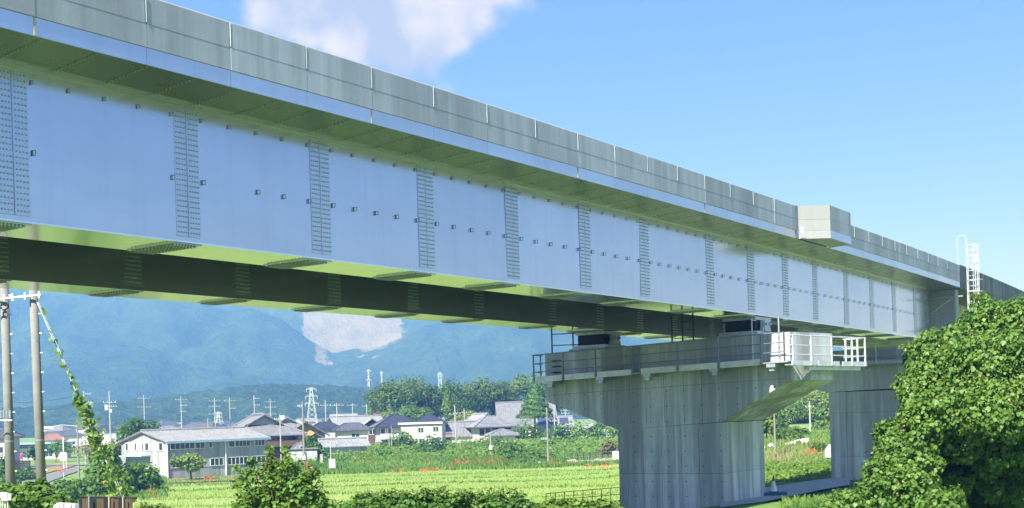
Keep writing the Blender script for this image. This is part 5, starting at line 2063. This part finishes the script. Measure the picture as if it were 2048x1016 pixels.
tree('bare_tree', 'pinkish thin twigged tree left of the workshop', GY(178, 165), tuple(P(178, 905, 165)), (2.3, 2, 2.3), 420, .30, M['leafb'], nlobe=14, tint=.6)
tree('bronze_tree', 'bronze leaved tree between the vine and the workshop gable', GY(228, 172), tuple(P(226, 908, 172)), (2.0, 2, 2.2), 700, .30, M['leafb'], nlobe=14, tint=.55)
tree('garden_tree', 'green garden tree beside the flat roofed store', GY(112, 262), tuple(P(112, 902, 262)), (3.4, 3, 1.9), 1300, .45, M['leafm'], nlobe=14, tint=.45)
tree('garden_tree', 'small dark garden tree behind the right stout pole', GY(70, 250), tuple(P(66, 908, 250)), (1.5, 1.5, 1.5), 600, .40, M['leafd'], nlobe=10, tint=.5)
shrub('shrub', 'dark shrub at the left edge under the grey house', [lob(8, 950, 150, 24), lob(20, 965, 148, 18), lob(2, 925, 152, 16)], 1200, .36, M['leafd'], .6, .3)
shrub('shrub', 'low shrub at the foot of the black fence', [lob(45, 955, 172, 18), lob(60, 950, 174, 14)], 700, .34, M['leafm'], .35, .3)

# grove on the rise behind the houses
GR = [('leftmost broad dark tree of the grove', 787, 795, 305, 48, 38, 'leafd', .55), ('second dark tree of the grove, rising highest at left', 830, 792, 312, 44, 36, 'leafd', .62),
      ('dark tree right of the highest left crown of the grove', 868, 805, 315, 34, 34, 'leafd', .4), ('tree with wide rounded crown in the middle of the grove', 930, 790, 310, 46, 36, 'leafd', .5),
      ('dense tree left of the temple roof in the grove', 985, 793, 312, 44, 36, 'leafd', .45), ('olive tree at the right end of the grove beside the pier cap', 1052, 782, 330, 38, 34, 'leafm', .5),
      ('tree squeezed against the pier cap at the end of the grove', 1090, 800, 335, 30, 34, 'leafd', .5), ('dark low tree between the grove and the temple roof', 1015, 815, 318, 34, 28, 'leafd', .35),
      ('low olive tree at the foot of the grove behind the blue roofs', 815, 828, 285, 44, 18, 'leafm', .55), ('bronze low tree at the left foot of the grove', 765, 832, 290, 24, 16, 'leafb', .5),
      ('dark tree at the far left shoulder of the grove', 757, 812, 310, 20, 26, 'leafd', .6), ('low brownish tree behind the barn', 940, 833, 290, 30, 14, 'leafm', .75), ('dark small tree right of the slim bright tree', 925, 822, 300, 26, 26, 'leafd', .3)]
for lb_, px, py, Y, rx, rz, mt, ti in GR:
    k = Y / FPX
    tree('broadleaf_tree', lb_, GY(px, Y), tuple(P(px, py + 7, Y)), (rx * k * 1.1, rx * k * .9, rz * k * 1.25), 4600, .50, M[mt], 'grove behind the houses', nlobe=30, sub=.36, tint=ti + .08, spread=.45)
c = P(897, 800, 300)
tree('slim_tree', 'slim bright yellow green tree in the middle of the grove', GY(897, 300), tuple(c), (1.9, 1.9, 4.2), 1300, .5, M['leafy'], nlobe=14, tint=.55, lobes=[((c.x + random.uniform(-.5, .5), c.y, c.z - 4 + k), (1.6 - .14 * k, 1.4, 1.1)) for k in range(9)])
c = GY(1070, 272)
cp = P(1070, 800, 272)
ztop, zbot = P(1070, 768, 272).z, P(1070, 834, 272).z
t = thing('conifer', 'pointed green conifer standing before the temple roof', 'tree', c)
n = 9000
f = 1 - np.sqrt(RNG.random(n))
an = RNG.uniform(0, 6.283, n)
bump = 1 + .16 * np.sin(an * 5 + 9 * f) + .14 * np.sin(f * 38 + an * 2)
r = 3.5 * (1 - f) ** .85 * bump * np.where(RNG.random(n) < .8, RNG.uniform(.88, 1.05, n), RNG.uniform(.3, .9, n)) + .08
pos = np.stack([cp.x + np.cos(an) * r, cp.y + np.sin(an) * r, zbot + (ztop - zbot) * f + RNG.normal(0, .12, n)], -1)
nr = np.stack([np.cos(an), np.sin(an), np.full(n, .5)], -1) + RNG.normal(size=(n, 3)) * .45
me = leaf_mesh('crown', pos - np.array(c), nr, RNG.uniform(.22, .42, n), np.clip(RNG.normal(.45, .2, n) + .1 * np.sin(f * 38 + an * 2), 0, .9), LEAF4, RNG.normal(size=(n, 3)) * .5 + np.array([0, 0, -1]), M['leafm'])
link('crown', me, None, t, fix=False, o0=c)
mb = MB()
mb.tube(c - Vector((0, 0, .3)), (cp.x, cp.y, ztop - .5), .28, 8, .05)
mb.build('trunk', M['bark'], t)

# bank of shrubs between houses and fields
rb = random.Random(21)
BK = []
for k in range(10):
    BK.append((680 + 22 * k + rb.uniform(-8, 8), 922 + rb.uniform(-5, 6), 198, rb.uniform(14, 22), 'leafy' if k % 3 else 'leafm', rb.uniform(.3, .6)))
for k in range(14):
    BK.append((915 + 24 * k + rb.uniform(-8, 8), 902 + rb.uniform(-8, 8), 206 + rb.uniform(-4, 6), rb.uniform(20, 30), ['leafm', 'leafy', 'leafm', 'leafd'][k % 4], rb.uniform(.4, .75)))
BK += [(770, 915, 192, 26, 'leafm', .5), (845, 905, 196, 34, 'leafm', .45), (800, 880, 214, 26, 'leafm', .4), (1060, 920, 175, 28, 'leafm', .4), (1030, 925, 176, 24, 'leafm', .4), (1105, 925, 176, 18, 'leafm', .4), (1228, 902, 178, 24, 'leafb', .6), (1235, 920, 178, 18, 'leafm', .35), (1010, 905, 186, 34, 'leafy', .3), (960, 915, 190, 34, 'leafm', .7), (1150, 865, 225, 34, 'leafm', .3), (1115, 870, 225, 26, 'leafm', .4), (1055, 862, 228, 28, 'leafy', .2), (1210, 862, 225, 28, 'leafm', .5), (862, 890, 205, 26, 'leafm', .35),
       (628, 895, 190, 14, 'leafm', .4), (640, 915, 188, 22, 'leafm', .5), (618, 880, 192, 10, 'leafd', .5), (655, 925, 184, 18, 'leafm', .3), (685, 858, 236, 9, 'leafm', .6)]
BK.sort(key=lambda q: q[0])
for i, (px, py, Y, r, mt, ti) in enumerate(BK):
    k = Y / FPX * r
    c = P(px, py, Y)
    kindw = {'leafm': 'green', 'leafy': 'yellow green', 'leafd': 'dark green', 'leafb': 'bronze leaved'}[mt]
    szw = 'small' if r < 22 else ('large' if r > 29 else 'medium')
    wh = ('%s shrub from the left, %s and %s, on the bank above the rice fields' % (nth(i), szw, kindw)) if i < 20 else ('%s %s shrub, %s from the right, on the bank above the rice fields' % (szw, kindw, nth(len(BK) - 1 - i)))
    shrub('shrub', wh, [((c.x, c.y, c.z), (k, k * .8, k * .8)), ((c.x + k * .7, c.y + .5, c.z - k * .3), (k * .7, k * .6, k * .6)), ((c.x - k * .7, c.y + .3, c.z - k * .35), (k * .7, k * .6, k * .6))], 1000, .40, M[mt], ti, .4, 'shrubs on the bank', sub=4)

# between the piers
FR = [('leftmost dark tree of the wooded rise between the piers', 1548, 855, 172, 30, 28, 'leafm', .3), ('tall rounded tree of the wooded rise, left of the pole', 1585, 832, 215, 40, 36, 'leafd', .8), ('bright tree under the sloping cap on the wooded rise', 1628, 810, 225, 34, 30, 'leafm', .68),
      ('yellowish tree of the wooded rise touching the farther pier', 1655, 830, 215, 28, 34, 'leafm', .75), ('dark tree behind the pole on the wooded rise', 1610, 850, 220, 28, 24, 'leafd', .3), ('low tree at the right foot of the wooded rise', 1650, 858, 200, 28, 16, 'leafm', .6),
      ('fine leaved dark tree left of the gap pole', 1532, 850, 150, 24, 26, 'leafd', .7), ('low dark tree above the parked white things in the gap', 1575, 872, 140, 26, 16, 'leafd', .55), ('high tree half hidden by the sloping cap', 1665, 795, 240, 36, 34, 'leafm', .6), ('low tree with round crown before the wooded rise', 1598, 868, 165, 20, 15, 'leafm', .35)]
for lb_, px, py, Y, rx, rz, mt, ti in FR:
    k = Y / FPX
    tree('broadleaf_tree', lb_, GY(px, Y), tuple(P(px, py, Y)), (rx * k, rx * k * .8, rz * k), 1700, .42, M[mt], 'wooded rise between the piers', nlobe=22, sub=.38, tint=ti, spread=.45)
c = P(1640, 903, 120)
shrub('shrub', 'dark low shrub on the dry slope beside the farther pier', [lob(1640, 903, 120, 18), lob(1655, 905, 121, 14)], 600, .30, M['leafm'], .25, .3)
shrub('crop_row', 'level dark green row of crops before the wooded rise', [lob(1590 + 16 * k, 884, 178, 12, sq=.7) for k in range(6)], 1200, .34, M['leafm'], .35, .2, cat='crops')

# ------------------------------------------------------------------ ground cover: rice, grass, weeds, lilies
def cover(name, n, px0, px1, Y0, Y1, size, mat, tpl=BLADE, hmin=0.0, lean=.35, tint=.45, freq=.25, flat=False, keep=None):
    Y = RNG.uniform(Y0, Y1, n)
    px = RNG.uniform(px0, px1, n)
    X = (px - 1024) / FPX * Y + (.03 * -3 / FPX)
    if keep is not None:
        k = keep(X, Y)
        X, Y = X[k], Y[k]
        n = len(X)
    Z = gz(X, Y) + .06 + RNG.uniform(0, hmin, n) if hmin else gz(X, Y) + .06
    pos = np.stack([X, Y, Z], -1)
    if flat:
        nr = RNG.normal(size=(n, 3)) * .5 + np.array([0, -.4, 1])
        up = RNG.normal(size=(n, 3))
    else:
        a = RNG.uniform(0, 6.28, n)
        nr = np.stack([np.cos(a), np.sin(a), np.full(n, .15)], -1)
        up = np.stack([RNG.normal(0, lean, n), RNG.normal(0, lean, n), np.ones(n)], -1)
    me = leaf_mesh(name, pos, nr, RNG.uniform(.6, 1.3, n) * size, clump_tint(pos * np.array([1, 1, 3]), tint, .35, freq), tpl, up, mat)
    return link(name, me, None, None, 'stuff', fix=False)


WBLADE = (np.array([(-.16, 0, 0), (.16, 0, 0), (.10, .7, .1), (-.12, .65, .1), (0, 1, .25)], float), [(0, 1, 2), (0, 2, 3), (3, 2, 4)])
for i, (a, b, y0, y1) in enumerate(STRIPS):
    nn = int((b - a) / FPX * (y0 + y1) / 2 * (y1 - y0) * 34)
    cover('rice', nn, a + 3, b - 3, y0 + .3, y1 - .3, .26, M['rice'], WBLADE, lean=1.0, tint=[.42, .62, .36, .58, .40, .60][i], freq=.10)
for i, (yb, a, b) in enumerate(((104.2, 255, 1240), (116, 270, 1240), (129.7, 300, 1240), (139, 480, 1245), (149.2, 600, 1245), (160, 620, 1245))):
    cover('bund_grass', int((b - a) / FPX * yb * (26 if i in (1, 2, 4) else 10)), a, b, yb - .55, yb + .45, .28, M['weed'], WBLADE, lean=.5, tint=[.42, .85, .45, .38, .75, .4][i], freq=.2)
inpaddy = lambda X, Y: ~np.any([(Y > y0 - .1) & (Y < y1 + .1) & (X > (a - 1024) / FPX * Y) for (a, b, y0, y1) in STRIPS], axis=0)
cover('grass', 14000, 120, 1250, 80, 164, .32, M['weed'], WBLADE, lean=.4, tint=.42, freq=.3, keep=inpaddy)
cover('grass', 30000, 560, 1250, 158, 205, .62, M['weed'], WBLADE, lean=.45, tint=.48, freq=.22)
cover('bank_weeds', 9000, 600, 1250, 182, 222, .45, M['leafy'], LEAF4, .8, tint=.5, freq=.4, flat=True)
cover('grass', 8000, 165, 330, 118, 170, .5, M['weed'], WBLADE, lean=.45, tint=.5, keep=lambda X, Y: ~((Y > 130) & (Y < 225) & (X < (175 - 1024) / FPX * Y) & (X > -70) & (Y - 132 > (X + 55) * 0)))
cover('weeds', 16000, 1515, 1690, 80, 106, .55, M['weed'], WBLADE, lean=.5, tint=.55, freq=.4)
cover('weeds', 9000, 1515, 1690, 80, 104, .26, M['leafy'], LEAF4, .75, tint=.5, freq=.5, flat=True)
cover('grass', 5000, 1515, 1690, 104, 190, .45, M['weed'], WBLADE, lean=.4, tint=.7, freq=.3)
cover('weeds', 5000, 1560, 1760, 34, 50, .30, M['weed'], WBLADE, lean=.5, tint=.5, freq=.6)
# red spider lilies in drifts
LP = [(985, 172, 30, 260), (930, 174, 26, 170), (900, 171, 18, 120), (1045, 176, 20, 60), (1108, 166, 18, 90), (850, 176, 14, 40), (1175, 158, 10, 30), (842, 158, 12, 26), (868, 157, 10, 24), (795, 159, 8, 14), (1140, 164, 14, 30), (730, 180, 26, 60), (1620, 121, 20, 26), (300, 126, 10, 20), (118, 200, 16, 60), (60, 178, 14, 30), (1210, 152, 14, 30), (415, 152, 8, 14)]
xs_, ys_ = [], []
for (px, Y, w, n) in LP:
    n = n * .42
    n = max(8, int(n * .6))
    q = RNG.normal(px, w * .6, n)
    yy = RNG.normal(Y, 3.0, n)
    xs_.append((q - 1024) / FPX * yy)
    ys_.append(yy)
X, Y = np.concatenate(xs_), np.concatenate(ys_)
X, Y = np.repeat(X, 6) + RNG.normal(0, .2, len(X) * 6), np.repeat(Y, 6) + RNG.normal(0, .3, len(Y) * 6)
pos = np.stack([X, Y, gz(X, Y) + .34 + RNG.uniform(0, .25, len(X))], -1)
me = leaf_mesh('red_spider_lilies', pos, RNG.normal(size=pos.shape) + np.array([0, -.6, .7]), RNG.uniform(.12, .22, len(X)), RNG.random(len(X)), LEAF4, None, M['lily'])
link('red_spider_lilies', me, None, None, 'stuff', fix=False)

# ------------------------------------------------------------------ small things
f = thing('plank_fence', 'dark weathered plank screen with pale stakes at the bottom edge near the left', 'fence', GY(215, 40))
for k in range(15):
    px = 164 + 7.2 * k
    mb = MB()
    b_, tp = GY(px, 40), P(px, 996 + rb.uniform(-1.5, 2.5), 40)
    mb.box((b_.x, 40 + rb.uniform(-.02, .02), (b_.z + tp.z) / 2), (.105, .03, tp.z - b_.z))
    mb.build('plank', M['wood'] if k % 4 in (1, 2) else M['black'], f)
mb = MB()
mb.tube(P(160, 994.5, 40.05), P(274, 996, 40.05), .04, 6)
mb.build('top_rail', M['black'], f)
for px, m in ((178, 'galv'), (218, 'shoji'), (246, 'shoji')):
    mb = MB()
    mb.tube(GY(px, 39.8), P(px, 993, 39.8), .025, 6)
    mb.build('stake', M[m], f)
mb = MB()
for k in range(5):
    c = P(116 + 8 * k, 1013 - 2 * (k % 2), 38)
    mb.box(c, (.16, .3, .12 + .04 * (k % 3)), Matrix.Rotation(k, 3, 'Z'))
    mb.tube(GY(116 + 8 * k, 38), c, .02, 5)
tag(mb.build('plastic_sheet', M['white']), 'crumpled white sheet at the bottom edge left of the plank fence', 'sheet')
mb = MB()
for k in range(4):
    c = P(0 + 5 * k, 990 + 4 * (k % 2), 39)
    mb.box(c, (.10, .2, .16 + .05 * (k % 2)), Matrix.Rotation(k * .7, 3, 'Z'))
    mb.tube(GY(6 * k, 39), c, .02, 5)
tag(mb.build('plastic_bag', M['white']), 'white bag caught in the kudzu at the left edge', 'bag')

f = thing('railing', 'thin rust red railing low in the weeds left of the near pier', 'railing', GY(1170, 52))
pts_ = [1092 + 18.5 * k for k in range(9)]
for px in pts_:
    mb = MB()
    g = GY(px, 52)
    mb.tube(g, P(px, 987 - (px - 1092) * .085, 52), .018, 5)
    mb.build('post', M['rust'], f)
for dy in (0, 14):
    mb = MB()
    mb.tube(P(1092, 987 + dy, 52), P(1240, 974.4 + dy, 52), .016, 5)
    mb.build('rail', M['rust'], f)
f = thing('guard_fence', 'dark mesh guard fence on the pale ditch wall left of the near pier', 'fence', GY(1190, 168))
for k in range(9):
    px = 1130 + 12.5 * k
    mb = MB()
    g = GY(px, 168)
    mb.tube(g, g + Vector((0, 0, 1.55)), .05, 5)
    mb.build('post', M['darkmetal'], f)
for z in (.6, .9, 1.2, 1.5):
    mb = MB()
    a, b_ = GY(1130, 168), GY(1232, 168)
    mb.tube(a + Vector((0, 0, z)), b_ + Vector((0, 0, z)), .03, 5)
    mb.build('rail', M['darkmetal'], f)
w = thing('ditch_wall', 'low pale stone wall under the dark guard fence', 'wall', GY(1180, 166))
for k in range(26):
    a = 1070 + 6.4 * k
    g = GY(a, 166.5)
    mb = MB()
    hh = .75 + rb.uniform(-.12, .12) if k > 9 else .45 + rb.uniform(-.2, .2)
    mb.box((g.x + .2, 166.5 + rb.uniform(-.08, .08), g.z + hh / 2), (.40, .5, hh))
    mb.build('stone', M['stone'], w)
mb = MB()
g = GY(1232, 166)
mb.box((g.x, 165.7, g.z + .8), (.9, .9, 1.7))
tag(mb.build('pump_box', M['plaster']), 'pale concrete box at the end of the ditch wall against the pier', 'box')

# roadside bits at far left
def post_sign(name, label, cat, px, Y, pyb, w, h, mat, r=.06, postmat='white', pt=None):
    g = GY(px, Y)
    t = thing(name, label, cat, g)
    mb = MB()
    top = P(px, pt or (pyb - 3), Y)
    mb.tube(g, (g.x, g.y, top.z), r, 8)
    mb.build('post', M[postmat], t)
    if w:
        c = P(px, pyb, Y)
        mb = MB()
        mb.box((g.x, Y - r - .05, c.z), (w, .07, h))
        mb.build('panel', M[mat], t)
    return t


post_sign('sign', 'white blank sign panel on a tall white post by the road at left', 'sign', 128, 218, 913, 1.1, 1.5, 'white', .10, 'white', 874)
post_sign('road_sign', 'dark round topped road sign between the white sign and the right stout pole', 'sign', 115, 214, 911, .55, .7, 'darkmetal', .04, 'orange', 905)
post_sign('reflector_post', 'white post with small panel beside the white sign', 'post', 133, 215, 912, .4, .8, 'white', .05)
post_sign('marker_post', 'thin white marker post at the road bend', 'post', 128, 160, 950, 0, 0, 'white', .05, 'galvlight', 945)
post_sign('site_post', 'white post with box beside the workshop gable', 'post', 231, 160, 913, .5, .7, 'white', .06, 'white', 905)
g = GY(42, 285)
t = thing('parasol', 'closed pink fabric bundle on a stand before the flat roofed store', 'parasol', g)
mb = MB()
mb.tube(g, g + Vector((0, 0, 1.9)), .04, 6)
mb.build('stand', M['galv'], t)
mb = MB()
mb.tube(g + Vector((0, 0, .35)), g + Vector((0, 0, 1.3)), .42, 10, .36)
mb.tube(g + Vector((0, 0, 1.3)), g + Vector((0, 0, 1.7)), .36, 10, .08)
mb.build('fabric', M['pink'], t)
f = thing('black_fence', 'black slatted fence between the two stout poles', 'fence', GY(48, 190))
for k in range(8):
    mb = MB()
    g = GY(46, 190)
    mb.box((g.x, 190, g.z + .3 + k * .27), (2.4, .04, .22))
    mb.build('slat', M['black'], f)
for px in (32, 46, 60):
    mb = MB()
    g = GY(px, 190.08)
    mb.tube(g, g + Vector((0, 0, 2.5)), .05, 6)
    mb.build('post', M['black'], f)
# things by the thick brown pole
g = GY(662, 166)
t = thing('control_box', 'pale grey control cabinet on a mast at the edge of the rice field', 'cabinet', g)
mb = MB()
mb.tube(g, P(661, 882, 166), .07, 8, .04)
mb.build('mast', M['galvlight'], t)
mb = MB()
mb.box(g + Vector((.25, -.3, 1.25)), (.85, .4, 1.2))
mb.build('cabinet', M['galvlight'], t)
mb = MB()
mb.box(g + Vector((.3, -.3, .25)), (1.0, .7, .5))
mb.build('base', M['darkmetal'], t)
mb = MB()
mb.box(g + Vector((-.35, -.55, .2)), (.9, .3, .3))
mb.build('red_base', M['red'], t)
g = GY(615, 168)
t = thing('pump', 'red standpipe with white tank at the foot of the thick brown pole', 'pump', g)
mb = MB()
mb.tube(g + Vector((.1, -.6, 0)), g + Vector((.1, -.6, 1.5)), .14, 8)
mb.build('standpipe', M['red'], t)
mb = MB()
mb.tube(g + Vector((.75, -.5, .1)), g + Vector((.75, -.5, .75)), .3, 10)
mb.build('tank', M['white'], t)
mb = MB()
mb.box(g + Vector((.2, -.5, .06)), (2.2, .8, .25))
mb.build('base', M['red'], t)
h = House('garage', 'low grey shelter with white panels behind the thick brown pole', 'shelter', 606, 186, 4.2, 2.5, 10)
h.wall(2.1, M['greywall'])
h.block('roof', M['slate'], -2.3, 2.3, -1.5, 1.4, 2.104, 2.2)
for x in (-1.4, -.5, 1.1):
    h.block('white_panel', M['white'], x - .3, x + .3, -1.30, -1.252, .9 + .2 * x, 1.7)
mb = MB()
g = GY(644, 180)
mb.box((g.x, 180, g.z + .8), (.45, .4, 1.7))
tag(mb.build('stone_marker', M['stone']), 'grey stone marker standing at the left end of the weedy bank', 'stone')
mb = MB()
g = GY(1047, 168)
mb.box((g.x, 168, g.z + .35), (.9, .8, .7))
tag(mb.build('culvert_block', M['black']), 'dark culvert block at the field edge under the shrubs', 'block')

# by the track between the piers
g = GY(1548, 54)
t = thing('traffic_cone', 'white traffic cone with dark tip on the blue crate beside the pier', 'cone', g + Vector((0, 0, .28)))
mb = MB()
mb.tube(g + Vector((0, 0, .30)), g + Vector((0, 0, .75)), .15, 12, .06)
mb.build('body', M['white'], t)
mb = MB()
mb.tube(g + Vector((0, 0, .752)), g + Vector((0, 0, .98)), .06, 12, .025)
mb.build('tip', M['wood'], t)
mb = MB()
mb.box(g + Vector((0, 0, .285)), (.38, .38, .03))
mb.build('foot', M['black'], t)
t = thing('crate', 'blue plastic crate lying at the foot of the near pier', 'crate', g)
mb = MB()
for s1, s2, w_, d_ in ((0, -.3, 1.0, .03), (0, .3, 1.0, .03), (-.5, 0, .03, .57), (.5, 0, .03, .57)):
    mb.box(g + Vector((s1, s2, .14)), (w_, d_, .26))
mb.box(g + Vector((0, 0, .14)), (.94, .54, .02))
mb.build('tub', M['bluepl'], t)
mb = MB()
mb.box(g + Vector((0, 0, .262)), (.93, .53, .012))
mb.build('lid', M['bluepl'], t)

# small white truck half hidden by the farther pier
g = GY(1690, 112)
t = thing('parked_car', 'small white car half hidden behind the farther pier', 'car', g)
R_ = rot2(.3)
V_ = lambda x, y, z: g + R_ @ Vector((x, y, z))
mb = MB()
prof = [(-1.6, .3), (1.6, .3), (1.65, .85), (.95, .95), (.55, 1.4), (-1.2, 1.42), (-1.6, .95)]
mb.prism([V_(x, -.7, z) for x, z in prof], [V_(x, .7, z) for x, z in prof])
mb.build('body', M['white'], t)
mb = MB()
pw = [(.82, .98), (.48, 1.33), (-1.1, 1.34), (-1.4, .98)]
mb.prism([V_(x, -.71, z) for x, z in pw], [V_(x, .71, z) for x, z in pw])
mb.build('window', M['glass'], t)
for x in (-1.0, 1.0):
    for y in (-.66, .66):
        mb = MB()
        mb.tube(V_(x, y - .08, .28), V_(x, y + .08, .28), .28, 14)
        mb.build('wheel', M['black'], t)
for y in (-.5, .5):
    mb = MB()
    mb.box(V_(1.64, y, .7), (.06, .2, .12), R_)
    mb.build('headlight', M['porcelain'], t)
for lb_, px, Y, sc in (('white sheet covered pile left of the gap pole', 1535, 128, .5), ('white sheet covered pile under the low dark tree in the gap', 1580, 130, .6), ('long white sheet covered pile right of the low dark tree in the gap', 1602, 132, .8)):
    g = GY(px, Y)
    mb = MB()
    q = [(-sc, -.5, 0), (sc, -.5, 0), (sc, .5, 0), (-sc, .5, 0)]
    mb.hexa([g + Vector(p) for p in q], [g + Vector((p[0] * .8 + .1, p[1] * .5, sc * .6 + .15 * math.sin(p[0] * 3 + p[1]))) for p in q])
    tag(mb.build('covered_pile', M['white']), lb_, 'pile', 'white piles in the gap')
